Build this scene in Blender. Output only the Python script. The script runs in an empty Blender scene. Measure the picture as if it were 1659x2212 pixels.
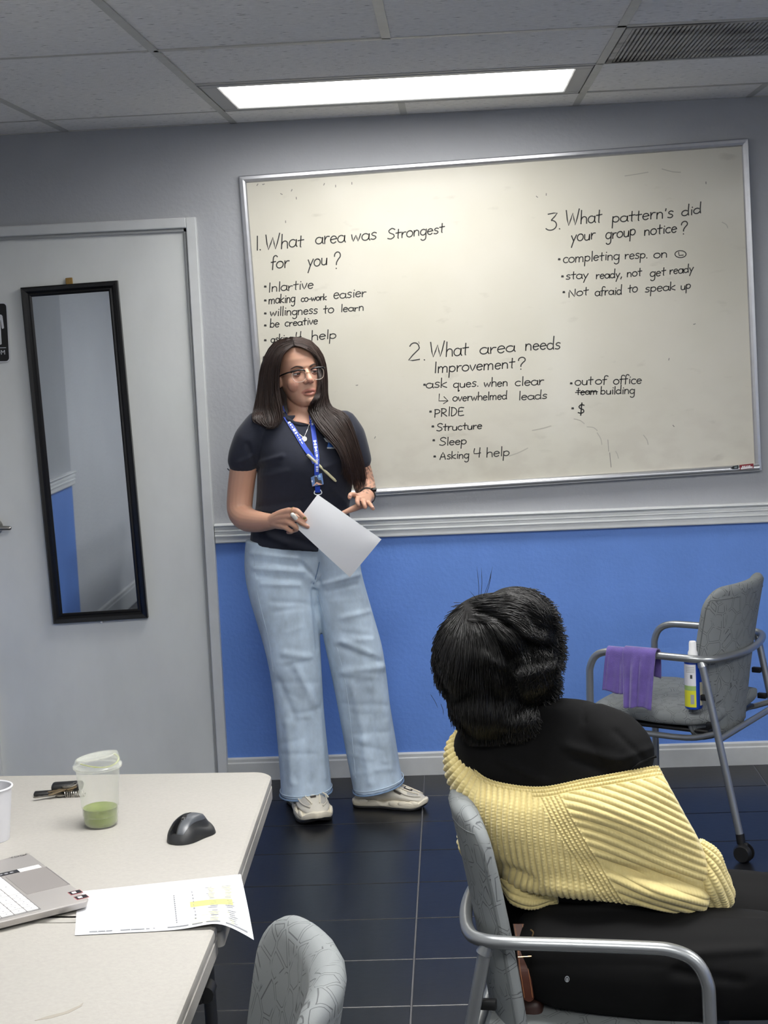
import bpy, bmesh, math, random
import numpy as np
from mathutils import Vector, Matrix
from mathutils.bvhtree import BVHTree

C = bpy.context.scene.collection
random.seed(7); RNG = np.random.default_rng(7)
# ------------------------------------------------------------------ camera
IW, IH = 1659, 2212
FPX = 3425.7
CAM = np.array([0.0, -5.789, 1.693])
_yaw, _pit, _rol = 0.0474, -0.1197, -0.0449
def _basis():
    cy, sy, cp, sp = math.cos(_yaw), math.sin(_yaw), math.cos(_pit), math.sin(_pit)
    f = np.array([-sy*cp, cy*cp, sp]); r = np.array([cy, sy, 0.0]); u = np.cross(r, f)
    cr, sr = math.cos(_rol), math.sin(_rol)
    return cr*r + sr*u, -sr*r + cr*u, f
CR, CU, CF = _basis()
cam_data = bpy.data.cameras.new('camera'); cam = bpy.data.objects.new('camera', cam_data); C.objects.link(cam)
cam_data.sensor_fit = 'HORIZONTAL'; cam_data.sensor_width = 36.0; cam_data.lens = 36.0*FPX/IW
cam_data.clip_start = 0.05
M = Matrix.Identity(4)
for i in range(3):
    M[i][0], M[i][1], M[i][2], M[i][3] = CR[i], CU[i], -CF[i], CAM[i]
cam.matrix_world = M
bpy.context.scene.camera = cam
# ------------------------------------------------------------------ world, exposure
sc = bpy.context.scene
sc.view_settings.view_transform = 'Standard'; sc.view_settings.look = 'None'
sc.view_settings.gamma = 1.0; sc.view_settings.use_curve_mapping = False
sc.view_settings.exposure = 0.48
w = bpy.data.worlds.new('world'); sc.world = w; w.use_nodes = True
w.node_tree.nodes['Background'].inputs[0].default_value = (0.8, 0.85, 1.0, 1)
w.node_tree.nodes['Background'].inputs[1].default_value = 0.05
LAMP = 28.5; LAMP_NEAR = 12.5          # strength of the ceiling light lenses
# ------------------------------------------------------------------ measuring helpers
def ray(x, y): return (x-IW/2)/FPX*CR - (y-IH/2)/FPX*CU + CF
def at(x, y, Y=0.0):
    d = ray(x, y); return CAM + d*((Y-CAM[1])/d[1])
def atz(x, y, z=0.0):
    d = ray(x, y); return CAM + d*((z-CAM[2])/d[2])
def topx(P):
    d = np.asarray(P, float) - CAM; z = d@CF
    return np.stack([IW/2 + FPX*(d@CR)/z, IH/2 - FPX*(d@CU)/z], -1)
# ------------------------------------------------------------------ objects
WM = {}
def reg(o, Mx): WM[o.name] = Mx.copy()
def thing(name, label=None, cat=None, loc=(0, 0, 0), rz=0.0, group=None, kind=None):
    o = bpy.data.objects.new(name, None); C.objects.link(o)
    o.empty_display_size = 0.05
    o.location = loc; o.rotation_euler = (0, 0, rz)
    reg(o, Matrix.Translation(Vector(loc)) @ Matrix.Rotation(rz, 4, 'Z'))
    tag(o, label, cat, group, kind); return o
def tag(o, label=None, cat=None, group=None, kind=None):
    if label: o['label'] = label
    if cat: o['category'] = cat
    if group: o['group'] = group
    if kind: o['kind'] = kind
    return o
def mk(name, vf, mat, parent=None, smooth=True, local=False, origin=None, ang=40):
    v, f = vf
    v = np.asarray(v, float)
    Mx = Matrix.Identity(4)
    if parent is not None:
        Mx = WM[parent.name]
        if not local:
            A = np.array(Mx.inverted()); v = v@A[:3, :3].T + A[:3, 3]
    elif origin is not None:
        v = v - np.asarray(origin); Mx = Matrix.Translation(Vector(origin))
    me = bpy.data.meshes.new(name)
    if isinstance(f, np.ndarray):
        me.vertices.add(len(v)); me.vertices.foreach_set('co', v.astype(np.float32).ravel())
        k = f.shape[1]; me.loops.add(f.size); me.loops.foreach_set('vertex_index', f.astype(np.int32).ravel())
        me.polygons.add(len(f)); me.polygons.foreach_set('loop_start', np.arange(0, f.size, k, dtype=np.int32))
        me.update(calc_edges=True); me.validate()
    else:
        me.from_pydata(v.tolist(), [], f); me.validate(); me.update()
    if smooth:
        me.polygons.foreach_set('use_smooth', np.ones(len(me.polygons), bool))
        if ang is not None:
            try: me.set_sharp_from_angle(angle=math.radians(ang))
            except Exception: pass
    for m in (mat if isinstance(mat, (list, tuple)) else [mat]): me.materials.append(m)
    o = bpy.data.objects.new(name, me); C.objects.link(o)
    if parent is not None: o.parent = parent
    elif origin is not None: o.location = origin
    reg(o, Mx)
    return o
def copy_tree(o, parent=None):
    c = o.copy(); C.objects.link(c)
    c.parent = parent
    for ch in list(o.children): copy_tree(ch, c)
    return c
# ------------------------------------------------------------------ shapes (verts, faces)
def merge(*parts):
    V = []; F = []; n = 0
    for v, f in parts:
        v = np.asarray(v, float)
        V.append(v); F += [tuple(int(i)+n for i in q) for q in f]; n += len(v)
    return np.concatenate(V), F
def box(c, s, rz=0.0, R=None):
    c = np.asarray(c, float); h = np.asarray(s, float)/2
    v = np.array([(x, y, z) for x in (-1, 1) for y in (-1, 1) for z in (-1, 1)])*h
    if rz: R = np.array(Matrix.Rotation(rz, 3, 'Z'))
    if R is not None: v = v@np.asarray(R).T
    return v + c, [(0, 1, 3, 2), (4, 6, 7, 5), (0, 4, 5, 1), (2, 3, 7, 6), (0, 2, 6, 4), (1, 5, 7, 3)]
def frombm(bm):
    bm.verts.index_update()
    out = np.array([v.co[:] for v in bm.verts]), [tuple(v.index for v in f.verts) for f in bm.faces]
    bm.free(); return out
def rbox(c, s, r=0.004, seg=2, rz=0.0, R=None):
    bm = bmesh.new(); bmesh.ops.create_cube(bm, size=1.0)
    for v in bm.verts: v.co = Vector((v.co.x*s[0], v.co.y*s[1], v.co.z*s[2]))
    bmesh.ops.bevel(bm, geom=list(bm.edges), offset=min(r, min(s)*0.49), segments=seg, profile=0.5, affect='EDGES')
    v, f = frombm(bm)
    if rz: R = np.array(Matrix.Rotation(rz, 3, 'Z'))
    if R is not None: v = v@np.asarray(R).T
    return v + np.asarray(c, float), f
def spline(pts, n, closed=False):
    P = np.asarray(pts, float)
    if len(P) == 2:
        t = np.linspace(0, 1, n)[:, None]; return P[0]*(1-t) + P[1]*t
    if closed: Q = np.concatenate([P[-1:], P, P[:2]]); segs = len(P)
    else: Q = np.concatenate([2*P[:1]-P[1:2], P, 2*P[-1:]-P[-2:-1]]); segs = len(P)-1
    t = np.linspace(0, segs, n, endpoint=not closed); i = np.minimum(t.astype(int), segs-1); u = (t-i)[:, None]
    p0, p1, p2, p3 = Q[i], Q[i+1], Q[i+2], Q[i+3]
    return 0.5*((2*p1) + (-p0+p2)*u + (2*p0-5*p1+4*p2-p3)*u**2 + (-p0+3*p1-3*p2+p3)*u**3)
def frames(P, closed=False):
    P = np.asarray(P, float); n = len(P)
    T = np.roll(P, -1, 0) - np.roll(P, 1, 0) if closed else np.gradient(P, axis=0)
    T /= np.linalg.norm(T, axis=1)[:, None] + 1e-12
    a = np.array([0, 0, 1.0]) if abs(T[0][2]) < 0.9 else np.array([1.0, 0, 0])
    N = np.zeros_like(P); N[0] = a - T[0]*(a@T[0]); N[0] /= np.linalg.norm(N[0])
    for i in range(1, n):
        v = N[i-1] - T[i]*(N[i-1]@T[i]); N[i] = v/(np.linalg.norm(v)+1e-12)
    return T, N, np.cross(T, N)
def tube(P, r, n=12, closed=False, round_ends=False, flat=None):
    P = np.asarray(P, float); r = np.broadcast_to(np.asarray(r, float), (len(P),)).copy()
    if round_ends and not closed:
        T, _, _ = frames(P)
        def cap(p, t, rr, sgn):
            a = np.array([0.35, 0.7, 0.93])
            return [p + sgn*t*rr*math.sin(math.acos(q)) for q in a[::-1]], [rr*q for q in a[::-1]]
        s, sr = cap(P[0], T[0], r[0], -1); e, er = cap(P[-1], T[-1], r[-1], 1)
        P = np.concatenate([np.array(s[::-1]), P, np.array(e)]); r = np.concatenate([sr[::-1], r, er])
    T, N, B = frames(P, closed)
    a = np.linspace(0, 2*math.pi, n, endpoint=False)
    ca, sa = np.cos(a), np.sin(a)
    fl = 1.0 if flat is None else flat
    V = P[:, None] + r[:, None, None]*(ca[None, :, None]*N[:, None] + fl*sa[None, :, None]*B[:, None])
    return loftrings(V, closed)
def loftrings(V, closed=False, caps=True):
    m, n = V.shape[:2]; F = []
    for i in range(m if closed else m-1):
        k = (i+1) % m
        for j in range(n):
            l = (j+1) % n
            F.append((i*n+j, i*n+l, k*n+l, k*n+j))
    if caps and not closed:
        F.append(tuple(range(n-1, -1, -1))); F.append(tuple((m-1)*n+j for j in range(n)))
    return V.reshape(-1, 3), F
def ring(c, a, b, n=32, e=2.0):
    t = np.linspace(0, 2*math.pi, n, endpoint=False); ct, st = np.cos(t), np.sin(t)
    x = np.sign(ct)*np.abs(ct)**(2/e); y = np.sign(st)*np.abs(st)**(2/e)
    return np.asarray(c) + x[:, None]*np.asarray(a) + y[:, None]*np.asarray(b)
def lathe(prof, c=(0, 0, 0), n=32, closed=False):
    prof = np.asarray(prof, float); t = np.linspace(0, 2*math.pi, n, endpoint=False)
    V = np.stack([prof[:, :1]*np.cos(t), prof[:, :1]*np.sin(t), np.repeat(prof[:, 1:], n, 1)], -1) + np.asarray(c)
    v, f = loftrings(V, closed, caps=not closed); return v, f
def sphere(c, r, nu=16, nv=10, R=None):
    t = np.linspace(-math.pi/2, math.pi/2, nv)[1:-1]; a = np.linspace(0, 2*math.pi, nu, endpoint=False)
    V = np.stack([np.cos(t)[:, None]*np.cos(a), np.cos(t)[:, None]*np.sin(a), np.repeat(np.sin(t)[:, None], nu, 1)], -1)
    V = V*np.asarray(r)
    if R is not None: V = V@np.asarray(R).T
    return loftrings(V + np.asarray(c))
def prism(poly, z0, z1):
    n = len(poly); v = [(x, y, z0) for x, y in poly] + [(x, y, z1) for x, y in poly]
    f = [tuple(range(n-1, -1, -1)), tuple(range(n, 2*n))] + [(i, (i+1) % n, n+(i+1) % n, n+i) for i in range(n)]
    return np.array(v, float), f
def roundpoly(pts, r, seg=5):
    out = []; n = len(pts)
    for i in range(n):
        p = np.asarray(pts[i], float); a = np.asarray(pts[i-1], float)-p; b = np.asarray(pts[(i+1) % n], float)-p
        a /= np.linalg.norm(a); b /= np.linalg.norm(b); h = math.acos(max(-1, min(1, a@b)))/2
        rr = r[i] if isinstance(r, (list, tuple)) else r
        if rr <= 0: out.append(tuple(p)); continue
        d = rr/math.tan(h); c = p + (a+b)/np.linalg.norm(a+b)*rr/math.sin(h)
        s, e = p+a*d-c, p+b*d-c
        a0 = math.atan2(s[1], s[0]); da = (math.atan2(e[1], e[0])-a0+math.pi) % (2*math.pi)-math.pi
        out += [tuple(c+rr*np.array([math.cos(a0+da*k/seg), math.sin(a0+da*k/seg)])) for k in range(seg+1)]
    return out
def onwall(vf, Y, flip=False):
    """(x,y,z-depth) -> wall coords: x stays, y becomes z, depth goes towards -Y from Y."""
    v, f = vf; v = np.asarray(v, float)
    return np.stack([v[:, 0], Y - v[:, 2], v[:, 1]], -1), [tuple(q) for q in f]
def xf(vf, R=None, t=None, s=None):
    v, f = vf; v = np.asarray(v, float)
    if s is not None: v = v*np.asarray(s)
    if R is not None: v = v@np.asarray(R).T
    if t is not None: v = v + np.asarray(t)
    return v, f
def rot(axis, a): return np.array(Matrix.Rotation(a, 3, axis))
def text(body, size, font_depth=0.0, align='CENTER'):
    cu = bpy.data.curves.new('lettering', 'FONT'); cu.body = body; cu.size = size; cu.align_x = align; cu.align_y = 'CENTER'
    cu.extrude = font_depth; cu.resolution_u = 2
    o = bpy.data.objects.new('lettering', cu); C.objects.link(o)
    dg = bpy.context.evaluated_depsgraph_get()
    me = bpy.data.meshes.new_from_object(o.evaluated_get(dg))
    v = np.array([x.co[:] for x in me.vertices]).reshape(-1, 3); f = [tuple(p.vertices) for p in me.polygons]
    bpy.data.objects.remove(o); bpy.data.curves.remove(cu); bpy.data.meshes.remove(me)
    return v, f
def remesh(parts, voxel, smooth=6, fac=0.5):
    """weld overlapping closed shapes into one continuous surface"""
    v, f = merge(*parts)
    me = bpy.data.meshes.new('tmp'); me.from_pydata(v.tolist(), [], f); me.update()
    bm = bmesh.new(); bm.from_mesh(me); bmesh.ops.recalc_face_normals(bm, faces=bm.faces); bm.to_mesh(me); bm.free()
    o = bpy.data.objects.new('tmp', me); C.objects.link(o)
    m = o.modifiers.new('r', 'REMESH'); m.mode = 'VOXEL'; m.voxel_size = voxel
    if smooth:
        s = o.modifiers.new('s', 'SMOOTH'); s.factor = fac; s.iterations = smooth
    dg = bpy.context.evaluated_depsgraph_get(); ev = bpy.data.meshes.new_from_object(o.evaluated_get(dg))
    V = np.empty(len(ev.vertices)*3, np.float32); ev.vertices.foreach_get('co', V)
    n = len(ev.polygons); L = np.empty(len(ev.loops), np.int32); ev.loops.foreach_get('vertex_index', L)
    if len(L) == 4*n: F = L.reshape(-1, 4)
    else: F = [tuple(p.vertices) for p in ev.polygons]
    bpy.data.objects.remove(o); bpy.data.meshes.remove(me); bpy.data.meshes.remove(ev)
    return V.reshape(-1, 3).astype(float), F
def vnormals(v, f):
    F = np.asarray(f); n = np.zeros_like(v)
    e = np.cross(v[F[:, 2]]-v[F[:, 0]], v[F[:, 3]]-v[F[:, 1]])
    for k in range(4): np.add.at(n, F[:, k], e)
    return n/(np.linalg.norm(n, axis=1)[:, None]+1e-12)
def bvh(vf): return BVHTree.FromPolygons([tuple(x) for x in vf[0]], [tuple(int(i) for i in q) for q in vf[1]])
def drape(tree, px, py, off=0.002, Y=None):
    d = Vector(ray(px, py)).normalized()
    h = tree.ray_cast(Vector(CAM), d)
    if h[0] is None: return at(px, py, Y if Y is not None else -0.45)
    return np.array(h[0] - d*off)
def strands(curves, rad, n=3, taper=0.25):
    """curves (K,M,3) -> one mesh of K thin tapered tubes"""
    cv = np.asarray(curves, float); K, Mn = cv.shape[:2]
    T = np.gradient(cv, axis=1); T /= np.linalg.norm(T, axis=2)[..., None]+1e-12
    up = np.array([0.31, -0.52, 0.79]); N = np.cross(T, up); N /= np.linalg.norm(N, axis=2)[..., None]+1e-9
    B = np.cross(T, N)
    s = np.linspace(0, 1, Mn); prof = np.minimum(1, (1-s)*3+taper)*np.minimum(1, s*6+0.5)
    r = np.broadcast_to(np.asarray(rad, float), (K,))[:, None]*prof[None]
    a = np.linspace(0, 2*math.pi, n, endpoint=False)
    V = cv[:, :, None] + r[..., None, None]*(np.cos(a)[:, None]*N[:, :, None] + np.sin(a)[:, None]*B[:, :, None])
    idx = np.arange(K*Mn*n).reshape(K, Mn, n)
    q = np.stack([idx[:, :-1], np.roll(idx, -1, 2)[:, :-1], np.roll(idx, -1, 2)[:, 1:], idx[:, 1:]], -1).reshape(-1, 4)
    return V.reshape(-1, 3), q
# ------------------------------------------------------------------ materials
def lin(c):
    c = [x/255.0 for x in c]; return tuple(x/12.92 if x <= 0.04045 else ((x+0.055)/1.055)**2.4 for x in c)
def mat(name, rgb, rough=0.5, metal=0.0, noise=None, bump=None, spec=None, **kw):
    """rgb in sRGB 0-255. noise=(scale, amount, stretch) colour mottling; bump=(scale, strength, distance)"""
    m = bpy.data.materials.new(name); m.use_nodes = True; nt = m.node_tree; N, L = nt.nodes, nt.links
    b = N['Principled BSDF']; col = lin(rgb)+(1,)
    b.inputs['Base Color'].default_value = col; b.inputs['Roughness'].default_value = rough; b.inputs['Metallic'].default_value = metal
    if spec is not None: b.inputs['Specular IOR Level'].default_value = spec
    for k, v in kw.items(): b.inputs[k.replace('_', ' ')].default_value = v
    tc = N.new('ShaderNodeTexCoord')
    if noise:
        sc_, amt = noise[0], noise[1]
        mp = N.new('ShaderNodeMapping'); L.new(tc.outputs['Object'], mp.inputs[0])
        if len(noise) > 2: mp.inputs['Scale'].default_value = noise[2]
        n = N.new('ShaderNodeTexNoise'); n.inputs['Scale'].default_value = sc_; n.inputs['Detail'].default_value = 5; n.inputs['Roughness'].default_value = 0.6
        L.new(mp.outputs[0], n.inputs['Vector'])
        mr = N.new('ShaderNodeMapRange'); mr.inputs['From Min'].default_value = 0.3; mr.inputs['From Max'].default_value = 0.7
        mr.inputs['To Min'].default_value = 1-amt; mr.inputs['To Max'].default_value = 1+amt
        L.new(n.outputs['Fac'], mr.inputs['Value'])
        mx = N.new('ShaderNodeVectorMath'); mx.operation = 'SCALE'; mx.inputs[0].default_value = col[:3]
        L.new(mr.outputs[0], mx.inputs['Scale']); L.new(mx.outputs[0], b.inputs['Base Color'])
    if bump:
        n2 = N.new('ShaderNodeTexNoise'); n2.inputs['Scale'].default_value = bump[0]; n2.inputs['Detail'].default_value = 4
        L.new(tc.outputs['Object'], n2.inputs['Vector'])
        bp = N.new('ShaderNodeBump'); bp.inputs['Strength'].default_value = bump[1]; bp.inputs['Distance'].default_value = bump[2]
        L.new(n2.outputs['Fac'], bp.inputs['Height']); L.new(bp.outputs[0], b.inputs['Normal'])
    return m
def nodes(m): return m.node_tree.nodes, m.node_tree.links, m.node_tree.nodes['Principled BSDF']
def attr_mat(name, rough=0.5, bump=None, **kw):
    """colour from the mesh's own colour attribute 'col' (pigment and painted-in shade)"""
    m = mat(name, (128, 128, 128), rough, bump=bump, **kw); N, L, b = nodes(m)
    a = N.new('ShaderNodeAttribute'); a.attribute_name = 'col'; L.new(a.outputs['Color'], b.inputs['Base Color']); return m
def setcol(o, rgb):
    a = o.data.color_attributes.new('col', 'FLOAT_COLOR', 'POINT')
    c = np.ones((len(o.data.vertices), 4), np.float32); c[:, :3] = rgb; a.data.foreach_set('color', c.ravel())
# ================================================================== SETTING
H = 2.42; XL, XR, YF = -2.05, 3.2, -7.6
GX, GY, T = -0.75, -0.328, 0.61
def structure(name, vf, m, parent=None, **k): return tag(mk(name, vf, m, parent, smooth=False, **k), kind='structure')
m_grey = mat('grey wall paint', (168, 170, 174), 0.55, noise=(3, 0.04), bump=(60, 0.35, 0.004))
m_blue = mat('blue wall paint', (102, 142, 216), 0.5, noise=(4, 0.06), bump=(65, 0.35, 0.004))
m_white = mat('white gloss trim paint', (216, 218, 218), 0.35, noise=(6, 0.05))
m_base = mat('baseboard paint', (196, 198, 197), 0.45, noise=(9, 0.07))
m_pale = mat('pale grey wall paint', (196, 198, 201), 0.6, noise=(3, 0.03), bump=(55, 0.35, 0.005))
m_ceil = mat('fissured mineral fibre', (232, 231, 228), 0.95, noise=(40, 0.1, (1, 3.0, 1)), bump=(220, 0.5, 0.004), spec=0.1)
N_, L_, b_ = nodes(m_ceil)
# dark fissures: pigment of the pressed tile face
tc = N_['Texture Coordinate']; mp = N_.new('ShaderNodeMapping'); mp.inputs['Scale'].default_value = (30, 95, 30)
L_.new(tc.outputs['Object'], mp.inputs[0])
nz = N_.new('ShaderNodeTexNoise'); nz.inputs['Scale'].default_value = 1.0; nz.inputs['Detail'].default_value = 2
L_.new(mp.outputs[0], nz.inputs['Vector'])
rp = N_.new('ShaderNodeValToRGB'); rp.color_ramp.elements[0].position = 0.27; rp.color_ramp.elements[0].color = (0.38, 0.38, 0.38, 1)
rp.color_ramp.elements[1].position = 0.36; rp.color_ramp.elements[1].color = (1, 1, 1, 1)
L_.new(nz.outputs['Fac'], rp.inputs[0])
old = b_.inputs['Base Color'].links[0].from_socket
mm = N_.new('ShaderNodeMix'); mm.data_type = 'RGBA'; mm.blend_type = 'MULTIPLY'; mm.inputs[0].default_value = 1.0
L_.new(old, mm.inputs[6]); L_.new(rp.outputs[0], mm.inputs[7]); L_.new(mm.outputs[2], b_.inputs['Base Color'])
m_bar = mat('painted steel ceiling grid', (186, 186, 180), 0.5, noise=(20, 0.06))
m_grout = mat('dark grout', (92, 92, 94), 0.8)
m_tile = mat('black porcelain tile', (24, 25, 28), 0.3, noise=(7, 0.28, (4, 0.7, 1)), bump=(45, 0.12, 0.002), spec=0.36)
m_plenum = mat('plenum dark', (40, 40, 40), 0.9)

# floor: grout bed, every tile a piece of its own
floor = structure('floor', box(((XL+XR)/2, YF/2, -0.03), (XR-XL, -YF, 0.056)), m_grout)
fx0, fy0, fp, fl = -0.1659, -0.2749, 0.2915, 0.61
tile_me = {}
def floor_tile(x0, x1, y0, y1):
    key = (round(x1-x0, 3), round(y0-y1, 3))
    g = 0.0022
    if key not in tile_me:
        o = mk('floor_tile', rbox((0, 0, -0.005), (key[0]-2*g, key[1]-2*g, 0.010), 0.0012, 1), m_tile, floor, smooth=False, local=True); tile_me[key] = o.data
    else:
        o = bpy.data.objects.new('floor_tile', tile_me[key]); C.objects.link(o); o.parent = floor
    o.location = ((x0+x1)/2, (y0+y1)/2, 0.0)
xs = [XL] + [fx0+k*fl for k in range(-4, 7) if XL+0.03 < fx0+k*fl < XR-0.03] + [XR]
ys = [0.0] + [fy0-k*fp for k in range(0, 30) if fy0-k*fp > YF+0.05] + [YF]
for a, b in zip(xs[:-1], xs[1:]):
    for c, d in zip(ys[:-1], ys[1:]): floor_tile(a, b, c, d)

# walls (upper paint and the blue wainscot are two painted sections of one wall)
RT, RB = 0.977, 0.905
def wall(name, c, s, axis, parent=None):
    """s = (length, thickness)"""
    zz = [(0, RB+0.03, m_blue), (RB+0.03, H+0.12, m_grey)]
    root = None
    v, f = merge(*[box((c[0], c[1], (z0+z1)/2), ((s[0], s[1]) if axis == 'x' else (s[1], s[0])) + (z1-z0,)) for z0, z1, _ in zz])
    o = structure(name, (v, f), [m_blue, m_grey])
    for i, p in enumerate(o.data.polygons): p.material_index = 0 if i < 6 else 1
    return o
DX0, DX1, DZ = -1.80, -0.904, 2.095          # door opening incl. casing
ZS = RB+0.03; dl, dr, dt = DX0+0.02, DX1-0.02, DZ-0.02
def slab(polys):
    out = []
    for p in polys: v, f = prism(p, 0, 0.12); out.append((np.stack([v[:, 0], v[:, 2], v[:, 1]], -1), f))
    return merge(*out)
low = [[(dr, 0), (XR, 0), (XR, ZS), (dr, ZS)], [(XL, 0), (dl, 0), (dl, ZS), (XL, ZS)]]
up = [[(dr, ZS), (XR, ZS), (XR, H+0.12), (XL, H+0.12), (XL, ZS), (dl, ZS), (dl, dt), (dr, dt)]]
wb = structure('wall_back', slab(low+up), [m_blue, m_grey])
for i, p in enumerate(wb.data.polygons): p.material_index = 0 if i < 12 else 1
wall('wall_left', (XL-0.06, -1.285), (2.57, 0.12), 'y')
structure('wall_left_rear', box((XL-0.085, (-2.57+YF)/2, (H+0.12)/2), (0.12, -YF-2.57, H+0.12)), m_pale)
wall('wall_right', (XR+0.06, YF/2), (-YF+0.24, 0.12), 'y')
# rear wall with a narrow daylight sidelight (its reflection is the bright stripe on the board)
wx0, wx1, wz0, wz1 = 0.82, 0.94, 0.55, 2.1
v, f = merge(box(((XL-0.12+wx0)/2, YF-0.06, (H+0.12)/2), (wx0-XL+0.12, 0.12, H+0.12)), box(((wx1+XR+0.12)/2, YF-0.06, (H+0.12)/2), (XR+0.12-wx1, 0.12, H+0.12)),
             box(((wx0+wx1)/2, YF-0.06, wz0/2), (wx1-wx0, 0.12, wz0)), box(((wx0+wx1)/2, YF-0.06, (wz1+H+0.12)/2), (wx1-wx0, 0.12, H+0.12-wz1)))
structure('wall_front', (v, f), m_pale)
m_day = mat('daylit frosted glass', (235, 240, 255), 0.6); b = nodes(m_day)[2]
b.inputs['Emission Color'].default_value = (0.9, 0.95, 1, 1); b.inputs['Emission Strength'].default_value = 5.0
structure('window_1', box(((wx0+wx1)/2, YF-0.06, (wz0+wz1)/2), (wx1-wx0+0.02, 0.02, wz1-wz0+0.02)), m_day)

# chair rail (three beads), baseboards
def rail_profile(depth=0.0):
    z = RB; p = [(0, z), (0.016, z), (0.018, z+0.004), (0.018, z+0.024)]
    for k in range(2):
        a = z+0.024+k*0.0185; p += [(0.024, a+0.002), (0.024, a+0.006), (0.017, a+0.008), (0.017, a+0.0185)]
    a = z+0.061; p += [(0.027, a+0.002), (0.029, a+0.006), (0.027, a+0.011), (0, a+0.011)]
    return p
def extrude_x(p, x0, x1, Y):
    n = len(p); v = [(x, Y-d, z) for x in (x0, x1) for d, z in p]
    f = [(i, n+i, n+(i+1) % n, (i+1) % n) for i in range(n)] + [tuple(range(n)), tuple(range(2*n-1, n-1, -1))]
    return np.array(v), f
structure('trim_1', extrude_x(rail_profile(), DX1+0.002, XR, 0.0), m_white)
def extrude_y(p, y0, y1, X, sgn):
    v, f = extrude_x(p, y0, y1, 0.0); return np.stack([X - sgn*v[:, 1], v[:, 0], v[:, 2]], -1), f
structure('trim_2', extrude_y(rail_profile(), -2.57, 0.0, XL, 1), m_white)
structure('trim_3', extrude_y(rail_profile(), YF, 0.0, XR, -1), m_white)
bp_ = [(0, 0), (0.014, 0), (0.014, 0.066), (0.011, 0.071), (0.011, 0.082), (0.007, 0.087), (0, 0.087)]
structure('baseboard_back', extrude_x(bp_, DX1, XR, 0.0), m_base)
structure('baseboard_left', merge(extrude_y(bp_, -2.57, 0.0, XL, 1), extrude_y([(a, b*1.5) for a, b in bp_], YF, -2.57, XL-0.025, 1)), m_base)
structure('baseboard_right', extrude_y(bp_, YF, 0.0, XR, -1), m_base)

# ceiling: bars, every tile a piece of its own, lens lights, return grille
ceiling = structure('ceiling', box(((XL+XR)/2, YF/2, H+0.10), (XR-XL, -YF, 0.02)), m_plenum)
ct_me = {}
def ceiling_tile(x0, x1, y0, y1):
    key = (round(abs(x1-x0), 3), round(abs(y1-y0), 3))
    if key not in ct_me:
        o = mk('ceiling_tile', rbox((0, 0, 0.009), (key[0]-0.008, key[1]-0.008, 0.016), 0.002, 1), m_ceil, ceiling, smooth=False, local=True); ct_me[key] = o.data
    else:
        o = bpy.data.objects.new('ceiling_tile', ct_me[key]); C.objects.link(o); o.parent = ceiling
    o.location = ((x0+x1)/2, (y0+y1)/2, H + RNG.uniform(0, 0.003))
    o.rotation_euler = (RNG.uniform(-.0015, .0015), RNG.uniform(-.0015, .0015), math.pi*RNG.integers(0, 2))
def bar(x0, y0, x1, y1, wd=0.024):
    c = ((x0+x1)/2, (y0+y1)/2, H+0.002); L = math.hypot(x1-x0, y1-y0)
    s = (L, wd, 0.004) if abs(x1-x0) > abs(y1-y0) else (wd, L, 0.004)
    v, f = merge(box(c, s), box((c[0], c[1], c[2]+0.017), (s[0] if s[0] > s[1] else 0.003, 0.003 if s[0] > s[1] else s[1], 0.03)))
    mk('ceiling_bar', (v, f), m_bar, ceiling, smooth=False)
cols = [XL, GX-2*T, GX-T, GX, GX+T, GX+2*T, GX+3*T, GX+4*T, GX+5*T, GX+6*T, XR]
rows = [0.0] + [GY-2*T*k for k in range(0, 7)]; rows[-1] = YF
FIX = [(GX, GY-T), (GX, GY-5*T), (GX, GY-9*T), (GX+4*T, GY-5*T), (GX+4*T, GY-9*T)]      # lens lights, (left x, front y): 1.22 x 0.61
VENT = (GX+2*T, GY-T)
def bay(ci, ri):
    """what fills column ci, row ri"""
    x = cols[ci]; y = rows[ri]
    for k, (fx, fy) in enumerate(FIX):
        if ri > 0 and abs(fx-x) < 0.01 and abs(rows[ri]-T-fy) < 0.02: return ('light', k)
        if ri > 0 and abs(fx+T-x) < 0.01 and abs(rows[ri]-T-fy) < 0.02: return ('skip', k)
    if ri == 1 and abs(x-VENT[0]) < 0.01: return ('vent', 0)
    if ri == 1 and abs(x-VENT[0]-T) < 0.01: return ('skip', 0)
    return ('tile', 0)
for ci in range(len(cols)-1):
    for ri in range(len(rows)-1):
        k, _ = bay(ci, ri); x0, x1, y0, y1 = cols[ci], cols[ci+1], rows[ri], rows[ri+1]
        if k == 'tile': ceiling_tile(x0, x1, y0, y1); bar(x0+0.012, y1, x1-0.012, y1, 0.012)
        elif k == 'light':
            ceiling_tile(x0, x0+2*T, y0-T, y1); bar(x0, y0-T, x0+2*T, y0-T, 0.012); bar(x0, y1, x0+2*T, y1, 0.024); bar(x0, y0, x0+2*T, y0, 0.012)
        elif k == 'vent':
            ceiling_tile(x0, x0+2*T, y0, y0-T); bar(x0, y0-T, x0+2*T, y0-T, 0.012); bar(x0, y1, x0+2*T, y1, 0.024)
for ci in range(1, len(cols)-1):
    ri = 0
    while ri < len(rows)-1:
        blocked = bay(ci, ri)[0] == 'skip'
        if not blocked: bar(cols[ci], rows[ri], cols[ci], rows[ri+1])
        ri += 1
bar(XL, -0.006, XR, -0.006, 0.016)
m_frame = mat('light fixture frame enamel', (168, 168, 166), 0.4)
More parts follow.
